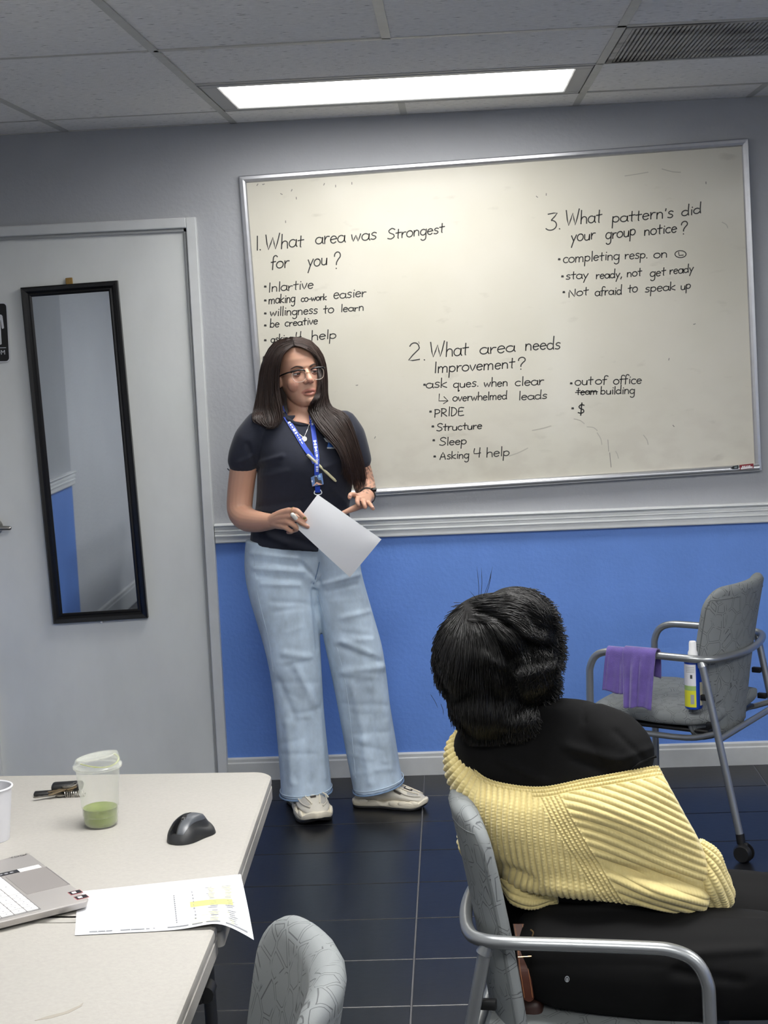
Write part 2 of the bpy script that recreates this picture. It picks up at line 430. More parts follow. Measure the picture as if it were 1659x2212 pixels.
def lens_material(LAMP, ex):
    m = mat('prismatic acrylic lens', (245, 245, 245), 0.3); N, L, b = nodes(m)
    g = N.new('ShaderNodeNewGeometry'); d = N.new('ShaderNodeVectorMath'); d.operation = 'DOT_PRODUCT'
    L.new(g.outputs['Normal'], d.inputs[0]); L.new(g.outputs['Incoming'], d.inputs[1])
    ab = N.new('ShaderNodeMath'); ab.operation = 'ABSOLUTE'; L.new(d.outputs['Value'], ab.inputs[0])
    pw = N.new('ShaderNodeMath'); pw.operation = 'POWER'; pw.inputs[1].default_value = ex; L.new(ab.outputs[0], pw.inputs[0])
    # two fluorescent tubes glow behind the prisms: brighter bands along the lens
    tc = N.new('ShaderNodeTexCoord'); wv = N.new('ShaderNodeTexWave'); wv.bands_direction = 'Y'; wv.inputs['Scale'].default_value = 1.72; wv.inputs['Distortion'].default_value = 0.0
    L.new(tc.outputs['Object'], wv.inputs['Vector'])
    mr = N.new('ShaderNodeMapRange'); mr.inputs['To Min'].default_value = 0.75*LAMP; mr.inputs['To Max'].default_value = 1.25*LAMP; L.new(wv.outputs['Fac'], mr.inputs[0])
    mu = N.new('ShaderNodeMath'); mu.operation = 'MULTIPLY'; L.new(pw.outputs[0], mu.inputs[0]); L.new(mr.outputs[0], mu.inputs[1])
    L.new(mu.outputs[0], b.inputs['Emission Strength']); b.inputs['Emission Color'].default_value = (1.0, 0.99, 0.965, 1)
    return m
m_lens = lens_material(LAMP_NEAR, 0.4); m_lens2 = lens_material(LAMP, 0.35)
LBL = ['white fluorescent ceiling light above the whiteboard', 'white ceiling light over the white folding tables', 'white ceiling light behind the camera by the rear wall', 'white ceiling light to the right over the room', 'white ceiling light at the right rear of the room']
for k, (fx, fy) in enumerate(FIX):
    cx, cy = fx+T, fy+T/2
    t = thing('ceiling_light', LBL[k], 'light', (cx, cy, H), group='lensed ceiling lights')
    iw, ih = 2*T-0.03, T-0.028
    fr = []
    for sx, sy, px, py in ((iw, 0.045, 0, ih/2-0.0225), (iw, 0.045, 0, -ih/2+0.0225), (0.055, ih-0.09, iw/2-0.0275, 0), (0.055, ih-0.09, -iw/2+0.0275, 0)):
        fr.append(rbox((px, py, 0.004), (sx, sy, 0.012), 0.003, 1))
    mk('light_frame', merge(*fr), m_frame, t, smooth=False, local=True)
    lens = mk('light_lens', box((0, 0, 0.006), (iw-0.10, ih-0.08, 0.004)), m_lens if k == 0 else m_lens2, t, smooth=False, local=True)
    mk('light_housing', box((0, 0, 0.045), (iw, ih, 0.06)), m_frame, t, smooth=False, local=True)
# return-air grille, each blade a piece
m_vent = mat('grey enamelled grille', (165, 165, 161), 0.5)
N_, L_, b_ = nodes(m_vent)
tc = N_['Texture Coordinate']; nz = N_.new('ShaderNodeTexNoise'); nz.inputs['Scale'].default_value = 4.2; nz.inputs['Detail'].default_value = 3
gm = N_.new('ShaderNodeNewGeometry'); mpv = N_.new('ShaderNodeMapping'); mpv.inputs['Scale'].default_value = (1, 2.2, 1); mpv.inputs['Location'].default_value = (0.35, 0.2, 0)
L_.new(gm.outputs['Position'], mpv.inputs[0]); L_.new(mpv.outputs[0], nz.inputs['Vector'])
rp = N_.new('ShaderNodeValToRGB'); rp.color_ramp.elements[0].position = 0.36; rp.color_ramp.elements[0].color = lin((62, 60, 60))+(1,)
rp.color_ramp.elements[1].position = 0.56; rp.color_ramp.elements[1].color = lin((165, 165, 161))+(1,)
L_.new(nz.outputs['Fac'], rp.inputs[0]); L_.new(rp.outputs[0], b_.inputs['Base Color'])
m_dark = mat('dark cavity', (38, 37, 37), 0.9)
vw, vh = 2*T-0.03, T-0.025
vt = thing('ceiling_vent', 'sooty grey return air grille in the ceiling right of the light', 'vent', (VENT[0]+T, VENT[1]-T/2, H))
mk('vent_backing', box((0, 0, 0.03), (vw, vh, 0.01)), m_dark, vt, smooth=False, local=True)
mk('vent_frame', merge(box((0, vh/2-0.008, 0.003), (vw, 0.016, 0.01)), box((0, -vh/2+0.008, 0.003), (vw, 0.016, 0.01)), box((-vw/2+0.008, 0, 0.003), (0.016, vh-0.032, 0.01)), box((vw/2-0.008, 0, 0.003), (0.016, vh-0.032, 0.01))), m_vent, vt, smooth=False, local=True)
nb = 96; blade = None
for k in range(nb):
    x = -vw/2+0.016+(k+0.5)*(vw-0.032)/nb
    if blade is None:
        blade = mk('vent_blade', box((0, 0, 0.006), (0.0068, vh-0.03, 0.012)), m_vent, vt, smooth=False, local=True); o = blade
    else: o = bpy.data.objects.new('vent_blade', blade.data); C.objects.link(o); o.parent = vt
    o.location = (x, 0, 0)

# ------------------------------------------------------------------ door
m_door = mat('grey painted door', (216, 218, 216), 0.45, noise=(5, 0.05, (1, 1, 0.5)))
m_casing = mat('white door casing paint', (205, 207, 207), 0.4, noise=(8, 0.05))
m_steel = mat('brushed steel', (176, 174, 170), 0.3, 1.0)
CIN = -0.941; CIL = -1.763; CT = 2.058
door = structure('door_1', box(((CIN+CIL)/2, 0.012, CT/2), (CIN-CIL+0.02, 0.04, CT-0.012)), m_door)
cas = mk('door_frame', merge(rbox(((CIN+DX1)/2, -0.011, DZ/2), (DX1-CIN, 0.036, DZ), 0.003, 1), rbox(((CIL+DX0)/2, -0.011, DZ/2), (CIL-DX0, 0.036, DZ), 0.003, 1),
    rbox(((CIL+CIN)/2, -0.011, (CT+DZ)/2), (CIN-CIL, 0.036, DZ-CT), 0.003, 1)), m_casing, door, smooth=False)
mk('door_stop', merge(box((CIN-0.005, -0.012, CT/2), (0.010, 0.014, CT)), box(((CIL+CIN)/2, -0.012, CT-0.006), (CIN-CIL, 0.014, 0.012))), mat('door stop grey paint', (150, 152, 152), 0.5), door, smooth=False)  # stop strip painted a darker grey than the casing
hx, hz = -1.668, 1.0
hnd = mk('door_handle', merge(tube([(hx-0.055, -0.010, hz), (hx-0.055, -0.065, hz)], 0.011, 14), tube(spline([(hx-0.058, -0.062, hz), (hx-0.03, -0.066, hz), (hx+0.014, -0.062, hz-0.002)], 8), [0.011, 0.0105, 0.010, 0.0095, 0.009, 0.009, 0.0085, 0.008], 12, round_ends=True), xf(lathe([(0.0, 0), (0.03, 0), (0.032, 0.006), (0.0, 0.010)], n=24), rot('X', math.pi/2), (hx-0.055, -0.010, hz))), m_steel, door)
# restroom sign
sgx1 = -1.617; sw, sh = 0.155, 0.218; sz = 1.715
m_sgn = mat('black sign plastic', (16, 16, 18), 0.35); m_sgw = mat('white sign print', (205, 207, 212), 0.5)
sg = thing('restroom_sign', 'black and white restroom sign on the grey door', 'sign', (sgx1-sw/2, -0.010, sz))
A2 = rot('Y', math.radians(1.0))
def rr(wd, ht, r): return roundpoly([(-wd/2, -ht/2), (wd/2, -ht/2), (wd/2, ht/2), (-wd/2, ht/2)], r)
def signpart(nm, vf, m, dep): v, f = onwall(vf, 0); return mk(nm, (np.asarray(v)@A2.T + np.array([0, -dep, 0]), f), m, sg, smooth=False, local=True)
signpart('sign_border', prism(rr(sw, sh, 0.015), 0, 0.003), m_sgw, 0.0)
signpart('sign_face', prism(rr(sw-0.009, sh-0.009, 0.012), 0, 0.001), m_sgn, 0.003)
ox = 0.035; mans = []
cc = [(0.0105*math.cos(a), 0.0105*math.sin(a)) for a in np.linspace(0, 2*math.pi, 20, endpoint=False)]
mans.append(xf(prism(cc, 0, 0.0008), t=(ox, 0.083, 0)))
mans.append(xf(prism(roundpoly([(-0.022, 0.065), (0.022, 0.065), (0.026, 0.015), (0.018, 0.012), (0.015, 0.045), (0.0135, 0.045), (0.014, -0.044), (0.003, -0.044), (0.0015, 0.008), (-0.0015, 0.008), (-0.003, -0.044), (-0.014, -0.044), (-0.0135, 0.045), (-0.015, 0.045), (-0.018, 0.012), (-0.026, 0.015)], [0.008, 0.008, 0.003, 0.003, 0, 0, 0.004, 0.004, 0, 0, 0.004, 0.004, 0, 0, 0.003, 0.003], 3), 0, 0.0008), t=(ox, 0.0, 0)))
mans.append(xf(prism(cc, 0, 0.0008), t=(-0.038, 0.083, 0)))
mans.append(xf(prism(roundpoly([(-0.016, 0.066), (0.016, 0.066), (0.030, 0.005), (0.012, 0.005), (0.012, -0.044), (-0.012, -0.044), (-0.012, 0.005), (-0.030, 0.005)], 0.003, 2), 0, 0.0008), t=(-0.038, 0, 0)))
mans.append(prism(rr(sw-0.026, 0.0022, 0.001), 0, 0.0008)); mans[-1] = xf(mans[-1], t=(0, -0.056, 0))
signpart('sign_pictogram', merge(*mans), m_sgw, 0.004)
signpart('sign_lettering', xf(text('RESTROOM', 0.0235, 0.0005), t=(0.0, -0.0735, 0)), m_sgw, 0.0045)
# ------------------------------------------------------------------ hanging mirror
m_blk = mat('black lacquered moulding', (14, 14, 15), 0.3); m_mir = mat('silvered mirror glass', (188, 193, 199), 0.02, 1.0); m_brass = mat('brass hook', (176, 142, 84), 0.35, 0.9)
mc = np.array([-1.364, -0.008, 1.255]); mw, mh = 0.356, 1.245
mi = thing('wall_mirror', 'tall black framed mirror hanging crooked on the grey door', 'mirror', mc)
A3 = rot('Y', -math.radians(1.55))
def mirpart(nm, vf, m, sm=False): v, f = onwall(vf, 0); return mk(nm, (np.asarray(v)@A3.T, f), m, mi, smooth=sm, local=True)
def frame_profile(w_, h_, prof):
    """mitred frame: prof = (inset, depth) pairs outermost first"""
    V = []
    for ins, d in prof:
        a, b = w_/2-ins, h_/2-ins; V.append([(-a, -b, d), (a, -b, d), (a, b, d), (-a, b, d)])
    return loftrings(np.array(V), caps=False)
mirpart('mirror_frame', frame_profile(mw, mh, [(0, 0), (0, 0.020), (0.006, 0.026), (0.016, 0.024), (0.024, 0.016), (0.030, 0.017), (0.036, 0.012), (0.036, 0.003)]), m_blk)
mirpart('mirror_glass', prism([(-mw/2+0.033, -mh/2+0.033), (mw/2-0.033, -mh/2+0.033), (mw/2-0.033, mh/2-0.033), (-mw/2+0.033, mh/2-0.033)], 0.006, 0.010), m_mir)
mirpart('mirror_backing', prism([(-mw/2+0.004, -mh/2+0.004), (mw/2-0.004, -mh/2+0.004), (mw/2-0.004, mh/2-0.004), (-mw/2+0.004, mh/2-0.004)], 0.0, 0.005), m_blk)
mirpart('mirror_hook', merge(rbox((0.0, mh/2+0.010, 0.008), (0.026, 0.026, 0.004), 0.003, 2), tube([(0, mh/2+0.012, 0.008), (0, mh/2+0.012, 0.013)], 0.004, 8)), m_brass)
mirpart('mirror_clip', xf(sphere((0, 0, 0), (0.006, 0.006, 0.004), 10, 6), t=(0.0, -mh/2-0.006, 0.008)), m_sgw, True)

# ------------------------------------------------------------------ whiteboard
m_alu = mat('satin aluminium', (200, 201, 205), 0.32, 0.9, noise=(30, 0.04))
m_wb = mat('cream porcelain marker board', (226, 221, 204), 0.13, spec=0.5)
N_, L_, b_ = nodes(m_wb)
tc = N_['Texture Coordinate']
def ramp_noise(scale, p0, p1, c0, c1, stretch=(1, 1, 1), loc=(0, 0, 0), detail=5):
    mp = N_.new('ShaderNodeMapping'); mp.inputs['Scale'].default_value = stretch; mp.inputs['Location'].default_value = loc; L_.new(tc.outputs['Object'], mp.inputs[0])
    n = N_.new('ShaderNodeTexNoise'); n.inputs['Scale'].default_value = scale; n.inputs['Detail'].default_value = detail; L_.new(mp.outputs[0], n.inputs['Vector'])
    r = N_.new('ShaderNodeValToRGB'); r.color_ramp.elements[0].position = p0; r.color_ramp.elements[0].color = c0+(1,); r.color_ramp.elements[1].position = p1; r.color_ramp.elements[1].color = c1+(1,)
    L_.new(n.outputs['Fac'], r.inputs[0]); return r.outputs[0]
ca = ramp_noise(2.2, 0.3, 0.62, lin((202, 198, 183)), lin((209, 205, 192)))
cb = ramp_noise(9, 0.24, 0.36, (0.87, 0.865, 0.86), (1, 1, 1), (1, 1, 2.5), (3, 1, 2))
sx_ = N_.new('ShaderNodeSeparateXYZ'); L_.new(tc.outputs['Object'], sx_.inputs[0])
mr = N_.new('ShaderNodeMapRange'); mr.inputs['From Min'].default_value = -0.75; mr.inputs['From Max'].default_value = -1.12; L_.new(sx_.outputs['Z'], mr.inputs[0])   # eraser dust gathers low on the board
cb2 = ramp_noise(7, 0.40, 0.56, (0.93, 0.92, 0.92), (1, 1, 1), (1.3, 1, 2.0), (5, 0, 1))
mxd = N_.new('ShaderNodeMix'); mxd.data_type = 'RGBA'; mxd.inputs[6].default_value = (1, 1, 1, 1); L_.new(mr.outputs[0], mxd.inputs[0]); L_.new(cb2, mxd.inputs[7])
m1 = N_.new('ShaderNodeMix'); m1.data_type = 'RGBA'; m1.blend_type = 'MULTIPLY'; m1.inputs[0].default_value = 1; L_.new(ca, m1.inputs[6]); L_.new(cb, m1.inputs[7])
m2 = N_.new('ShaderNodeMix'); m2.data_type = 'RGBA'; m2.blend_type = 'MULTIPLY'; m2.inputs[0].default_value = 1; L_.new(m1.outputs[2], m2.inputs[6]); L_.new(mxd.outputs[2], m2.inputs[7]); L_.new(m2.outputs[2], b_.inputs['Base Color'])
m_ink = mat('black marker ink', (46, 45, 44), 0.5)
WBO = at(515, 380, -0.022); ex = at(1618, 298, -0.022)-WBO; WBW = np.linalg.norm(ex); ex /= WBW; ez = np.array([-ex[2], 0, ex[0]]); WBH = 1.183
wbt = thing('whiteboard', 'large cream whiteboard with aluminium frame and handwritten lists', 'whiteboard', (WBO[0], 0, WBO[2]))
def wbpart(nm, vf, m, sm=False):
    v, f = vf; v = np.asarray(v, float)            # x along board, y up (<=0), z out of the wall
    return mk(nm, (v[:, :1]*ex + v[:, 1:2]*ez + v[:, 2:]*np.array([0, -1.0, 0]), f), m, wbt, smooth=sm, local=True)
wbpart('board_panel', box((WBW/2, -WBH/2, 0.008), (WBW-0.02, WBH-0.02, 0.010)), m_wb)
fp_ = [(0, 0), (0, 0.016), (0.004, 0.022), (0.014, 0.0225), (0.022, 0.020), (0.026, 0.014)]
wbpart('board_frame', xf(frame_profile(WBW, WBH, fp_), t=(WBW/2, -WBH/2, 0)), m_alu)
wbpart('marker_ledge', tube(spline([(0.012, -WBH+0.013, 0.020), (WBW-0.012, -WBH+0.013, 0.020)], 3), 0.0135, 14), m_alu, True)
m_red = mat('dark red label', (128, 30, 40), 0.4); m_lab = mat('label white', (225, 222, 222), 0.5); m_bk = mat('label black', (30, 36, 38), 0.4)
def pxboard(px, py, dep=0.036):
    p = at(px, py, -dep) - np.array([WBO[0], 0, WBO[2]]); return np.array([p@ex, p@ez, dep])
def boardpoly(pts, dep, th=0.0006):
    q = [pxboard(x, y, dep) for x, y in pts]; return prism([(p[0], p[1]) for p in q], dep, dep+th)
lab = thing('maker_label', 'small red and black label stuck on the lower right whiteboard frame', 'label', at(1603, 1008, -0.035))
def labpart(nm, pts, m, dep):
    v, f = boardpoly(pts, dep); return mk(nm, (np.asarray([0, 0, 0]) + v[:, :1]*ex + v[:, 1:2]*ez + v[:, 2:]*np.array([0, -1.0, 0]) + np.array([WBO[0], 0, WBO[2]]), f), m, lab, smooth=False)
labpart('label_plate', [(1597, 1004.5), (1627.5, 1001), (1628, 1011.5), (1598.5, 1015)], m_red, 0.0345)
labpart('label_strip', [(1600, 1010.2), (1625.5, 1007.2), (1626, 1010.8), (1600.5, 1014)], m_lab, 0.0352)
labpart('label_emblem', [(1578.5, 1011), (1584, 1007), (1594.5, 1004.8), (1595.5, 1012.6), (1583, 1013.4)], m_bk, 0.0345)
labpart('label_emblem_mark', [(1586, 1008.5), (1592, 1007.2), (1592.5, 1011), (1586.5, 1011.8)], mat('label grey', (120, 130, 135), 0.5), 0.0352)
for k_, (a_, b_2) in enumerate([(1603, 1606), (1607, 1609.5), (1611, 1613), (1614.5, 1617), (1618, 1621)]):
    labpart('label_letter', [(a_, 1006.6-k_*0.35), (b_2, 1006.3-k_*0.35), (b_2, 1009.2-k_*0.35), (a_, 1009.6-k_*0.35)], m_lab, 0.0352)
# --- handwriting: a single-stroke hand, one part for each written line
def arc(cx, cy, rx, ry, a0, a1, n=9):
    return [(cx+rx*math.cos(math.radians(a0+(a1-a0)*k/(n-1))), cy+ry*math.sin(math.radians(a0+(a1-a0)*k/(n-1)))) for k in range(n)]
O_ = lambda x=0.42, r=0.42: arc(x, 0.5, r, 0.5, 60, 430, 14)
G = {
 'a': (0.95, [arc(0.42, 0.48, 0.40, 0.46, 50, 360, 12)+[(0.83, 0.95), (0.82, 0.3), (0.95, 0.02)]]),
 'b': (0.9, [[(0.08, 1.85), (0.08, 0.0)], arc(0.42, 0.45, 0.36, 0.45, 140, -150, 11)]),
 'c': (0.8, [arc(0.45, 0.48, 0.40, 0.48, 50, 310, 10)]),
 'd': (0.95, [arc(0.40, 0.45, 0.38, 0.45, 50, 330, 11), [(0.80, 1.9), (0.78, 0.6), (0.85, 0.0)]]),
 'e': (0.85, [[(0.08, 0.5), (0.76, 0.62)]+arc(0.42, 0.5, 0.36, 0.5, 15, 320, 12)]),
 'f': (0.65, [arc(0.50, 1.45, 0.26, 0.35, 30, 180, 6)+[(0.24, 0.9), (0.22, -0.1)], [(0.0, 0.92), (0.55, 0.98)]]),
 'g': (0.9, [arc(0.40, 0.5, 0.38, 0.46, 50, 340, 11), [(0.80, 0.95), (0.80, -0.3)]+arc(0.45, -0.4, 0.35, 0.40, 0, -150, 7)]),
 'h': (0.9, [[(0.08, 1.85), (0.10, 0.0)], [(0.10, 0.55)]+arc(0.45, 0.55, 0.32, 0.4, 150, 20, 6)+[(0.80, 0.0)]]),
 'i': (0.38, [[(0.18, 0.92), (0.20, 0.0)], [(0.22, 1.32), (0.25, 1.36)]]),
 'k': (0.85, [[(0.08, 1.75), (0.08, 0.0)], [(0.72, 0.95), (0.12, 0.45), (0.78, 0.0)]]),
 'l': (0.35, [[(0.15, 1.8), (0.17, 0.0)]]),
 'm': (1.35, [[(0.08, 0.95), (0.10, 0.0)], [(0.10, 0.6)]+arc(0.38, 0.6, 0.24, 0.35, 150, 10, 5)+[(0.62, 0.0)], [(0.62, 0.6)]+arc(0.92, 0.6, 0.26, 0.35, 150, 10, 5)+[(1.20, 0.0)]]),
 'n': (0.9, [[(0.08, 0.95), (0.10, 0.0)], [(0.10, 0.55)]+arc(0.42, 0.55, 0.30, 0.4, 150, 10, 6)+[(0.74, 0.0)]]),
 'o': (0.9, [O_()]),
 'p': (0.9, [[(0.08, 0.95), (0.06, -0.85)], arc(0.42, 0.5, 0.37, 0.45, 150, -150, 11)]),
 'q': (0.9, [arc(0.40, 0.5, 0.38, 0.46, 50, 330, 11), [(0.78, 0.95), (0.78, -0.85), (0.95, -0.6)]]),
 'r': (0.7, [[(0.08, 0.95), (0.12, 0.0)], [(0.12, 0.5), (0.32, 0.88), (0.62, 0.88)]]),
 's': (0.75, [[(0.64, 0.88), (0.40, 1.0), (0.14, 0.82), (0.20, 0.60), (0.52, 0.45), (0.62, 0.22), (0.40, 0.0), (0.06, 0.08)]]),
 't': (0.75, [[(0.35, 1.55), (0.34, 0.15), (0.42, 0.0)], [(0.02, 0.92), (0.70, 0.98)]]),
 'u': (0.9, [[(0.08, 0.95), (0.10, 0.3)]+arc(0.42, 0.32, 0.32, 0.32, 190, 350, 7)+[(0.76, 0.95), (0.78, 0.0)]]),
 'v': (0.8, [[(0.04, 0.95), (0.36, 0.0), (0.72, 0.98)]]),
 'w': (1.15, [[(0.04, 0.95), (0.26, 0.0), (0.54, 0.85), (0.80, 0.0), (1.06, 1.0)]]),
 'y': (0.85, [[(0.06, 0.95), (0.40, 0.1)], [(0.76, 1.0), (0.40, 0.1), (0.14, -0.85)]]),
 'A': (1.15, [[(0.02, 0.0), (0.50, 1.7), (0.98, 0.0)], [(0.2, 0.6), (0.85, 0.65)]]),
 'D': (1.1, [[(0.1, 1.6), (0.1, 0.0)]+[(0.1, 0.0)]+arc(0.15, 0.8, 0.75, 0.8, -85, 90, 9)+[(0.0, 1.6)]]),
 'E': (0.95, [[(0.85, 1.5), (0.1, 1.5), (0.1, 0.0), (0.9, 0.02)], [(0.1, 0.8), (0.7, 0.82)]]),
 'I': (0.45, [[(0.2, 1.75), (0.2, 0.0)]]),
 'N': (1.1, [[(0.08, 0.0), (0.1, 1.5), (0.85, 0.05), (0.9, 1.6)]]),
 'P': (1.0, [[(0.1, 1.55), (0.1, 0.0)], [(0.0, 1.5)]+arc(0.25, 1.12, 0.6, 0.42, 80, -100, 8)]),
 'R': (1.05, [[(0.1, 1.55), (0.1, 0.0)], [(0.0, 1.5)]+arc(0.25, 1.12, 0.55, 0.42, 80, -100, 8)+[(0.2, 0.7), (0.95, 0.0)]]),
 'S': (1.05, [[(0.95, 1.5), (0.55, 1.75), (0.12, 1.4), (0.3, 1.0), (0.75, 0.75), (0.92, 0.35), (0.5, 0.0), (0.03, 0.15)]]),
 'W': (1.75, [[(0.02, 1.9), (0.42, 0.0), (0.86, 1.5), (1.22, 0.0), (1.62, 1.95)]]),
 '1': (0.4, [[(0.12, 1.9), (0.22, 0.0)]]),
 '2': (1.0, [arc(0.45, 1.35, 0.42, 0.55, 160, -20, 8)+[(0.02, 0.0), (0.98, 0.05)]]),
 '3': (0.9, [[(0.08, 1.85), (0.85, 1.95), (0.38, 1.15)]+arc(0.35, 0.55, 0.5, 0.58, 75, -140, 9)]),
 '4': (0.85, [[(0.1, 1.5), (0.08, 0.65), (0.78, 0.72)], [(0.68, 1.6), (0.64, 0.0)]]),
 '?': (0.8, [arc(0.40, 1.5, 0.36, 0.42, 190, -60, 10)+[(0.36, 0.75), (0.34, 0.45)], [(0.34, 0.04), (0.37, 0.0)]]),
 '.': (0.4, [[(0.12, 0.05), (0.17, 0.0)]]), ',': (0.4, [[(0.22, 0.12), (0.08, -0.3)]]), "'": (0.35, [[(0.16, 1.5), (0.12, 1.15)]]), '-': (0.6, [[(0.05, 0.5), (0.5, 0.52)]]),
 '$': (0.9, [[(0.8, 1.4), (0.4, 1.55), (0.1, 1.2), (0.35, 0.85), (0.72, 0.65), (0.8, 0.25), (0.45, 0.05), (0.05, 0.2)], [(0.48, 1.85), (0.42, -0.3)]]),
}
ink_depth = 0.0134
def ribbon(pts, r):
    P = np.array([pxboard(x, y, ink_depth) for x, y in pts]); n = len(P)
    d = np.gradient(P[:, :2], axis=0); d /= np.linalg.norm(d, axis=1)[:, None]+1e-9
    P[0, :2] -= d[0]*r*0.7; P[-1, :2] += d[-1]*r*0.7
    q = np.stack([-d[:, 1], d[:, 0]], -1)*r
    a = P.copy(); b = P.copy(); a[:, :2] += q; b[:, :2] -= q
    return np.concatenate([a, b]), [(i, n+i, n+i+1, i+1) for i in range(n-1)]
def smooth_path(p):
    if len(p) < 3: return p
    return [tuple(q) for q in spline(np.array(p), (len(p)-1)*2+1)]
def word(s, x0, y0, x1, y1, xh, r=0.0019):
    adv = [G[c][0] for c in s]; tot = sum(adv); out = []; pos = 0.0
    L = math.hypot(x1-x0, y1-y0); ux = np.array([(x1-x0)/L, (y1-y0)/L]); up = np.array([0.06, -1.0]); sc_ = L/tot
    for c, a in zip(s, adv):
        jy = RNG.uniform(-0.06, 0.06); js = RNG.uniform(0.93, 1.07)
        for st in G[c][1]:
            pts = [tuple(np.array([x0, y0]) + ux*(pos+x*0.95)*sc_ + up*(y*js+jy)*xh) for x, y in smooth_path(st)]
            out.append(ribbon(pts, r))
        pos += a
    return out
def dot(x, y, r=2.2): return [ribbon([(x-r*0.5, y), (x, y+0.3), (x+r*0.5, y)], r*0.0017)]
B_ = 0.0021
LINES = [
 [('1.', 552, 541, 567, 540, 17, B_), ('What', 572, 541, 657, 532, 16.5, B_), ('area', 681, 528, 747, 523, 16, B_), ('was', 758, 521, 815, 517, 15.5, B_), ('Strongest', 837, 517, 961, 502, 13, B_)],
 [('for', 585, 581, 626, 577, 15, B_), ('you', 664, 576, 708, 572, 15, B_), ('?', 720, 581, 735, 580, 19, B_)],
 [(619,), ('Inlartive', 579, 631, 678, 623, 11.5)], [(649,), ('making', 580, 657, 638, 652, 11), ('co-work', 650, 652, 706, 648, 8), ('easier', 720, 645, 792, 641, 12)],
 [(677,), ('willingness', 583, 683, 687, 677, 10.5), ('to', 698, 677, 722, 675, 10.5), ('learn', 736, 674, 787, 671, 9)], [(703,), ('be', 583, 707, 604, 706, 9.5), ('creative', 615, 705, 687, 700, 9)],
 [(735,), ('asking', 585, 740, 633, 737, 9.5), ('4', 638, 737, 652, 736, 12), ('help', 672, 735, 728, 731, 11)],
 [('2', 882, 779, 908, 778, 20, B_), ('.', 914, 778, 922, 778, 14, B_), ('What', 928, 772, 1013, 766, 16.5, B_), ('area', 1036, 766, 1114, 760, 15, B_), ('needs', 1134, 757, 1212, 753, 14, B_)],
 [('Improvement', 937, 806, 1113, 795, 13, B_), ('?', 1118, 798, 1135, 797, 13, B_)],
 [(917, 831), ('ask', 920, 838, 967, 837, 11.5), ('ques.', 979, 838, 1036, 834, 10), ('when', 1045, 836, 1098, 834, 10), ('clear', 1112, 834, 1176, 831, 11)],
 [('arrow',), ('overwhelmed', 978, 867, 1096, 862, 9.5), ('leads', 1120, 864, 1183, 861, 10)],
 [(930, 889), ('PRIDE', 938, 901, 1003, 897, 11)], [(935, 921), ('Structure', 943, 931, 1042, 926, 9.5)], [(937, 951), ('Sleep', 949, 962, 1009, 960, 9.5)],
 [(939, 986), ('Asking', 950, 993, 1014, 989, 9.5), ('4', 1022, 989, 1040, 988, 12), ('help', 1050, 988, 1102, 984, 11)],
 [(1234, 828), ('out', 1242, 832, 1282, 831, 10.5), ('of', 1286, 830, 1312, 829, 10.5), ('office', 1325, 830, 1387, 828, 10.5)], [('strike', 1243, 848, 1291, 846), ('team', 1245, 853, 1291, 852, 9), ('building', 1297, 852, 1372, 850, 9.5)],
 [(1237, 882), ('$', 1248, 894, 1263, 893, 12, 0.0023)],
 [('3', 1180, 497, 1204, 496, 18, B_), ('.', 1206, 495, 1214, 495, 14, B_), ('What', 1221, 487, 1301, 480, 16.5, B_), ("pattern's", 1322, 481, 1456, 469, 14, B_), ('did', 1472, 467, 1516, 460, 12, B_)],
 [('your', 1233, 522, 1287, 516, 14, B_), ('group', 1308, 517, 1374, 508, 13.5, B_), ('notice', 1391, 509, 1463, 501, 12, B_), ('?', 1470, 507, 1485, 505, 15, B_)],
 [(1208, 560), ('completing', 1216, 568, 1339, 560, 11.5), ('resp.', 1349, 560, 1401, 557, 11), ('on', 1412, 558, 1443, 556, 11), ('circle',)],
 [(1215, 597), ('stay', 1222, 604, 1272, 601, 10.5), ('ready,', 1287, 602, 1345, 599, 10), ('not', 1354, 598, 1387, 596, 10), ('get', 1404, 598, 1439, 594, 10.5), ('ready', 1446, 593, 1499, 587, 10)],
 [(1218, 631), ('Not', 1228, 642, 1272, 637, 10.5), ('afraid', 1285, 639, 1344, 636, 10.5), ('to', 1356, 633, 1378, 630, 10.5), ('speak', 1393, 632, 1460, 626, 10.5), ('up', 1470, 626, 1493, 623, 10)],
]
for ln in LINES:
    parts = []
    for wd in ln:
        if wd[0] == 'arrow': parts += [ribbon([(949, 851), (948, 866), (966, 866)], 0.0017), ribbon([(959, 857), (968, 866), (958, 872)], 0.0017)]
        elif wd[0] == 'strike': parts += [ribbon([(wd[1], wd[2]), (wd[3], wd[4])], 0.0017)]
        elif wd[0] == 'circle': parts += [ribbon(arc(1470, 549, 12, 7.5, 0, 360, 24), 0.0017), ribbon([(1466, 545), (1467, 552), (1476, 551)], 0.0017)]
        elif len(wd) == 1: parts += dot(573, wd[0])
        elif len(wd) == 2: parts += dot(*wd)
        else: parts += word(*wd)
    v, f = merge(*parts); wbpart('handwriting', (v, f), m_ink)

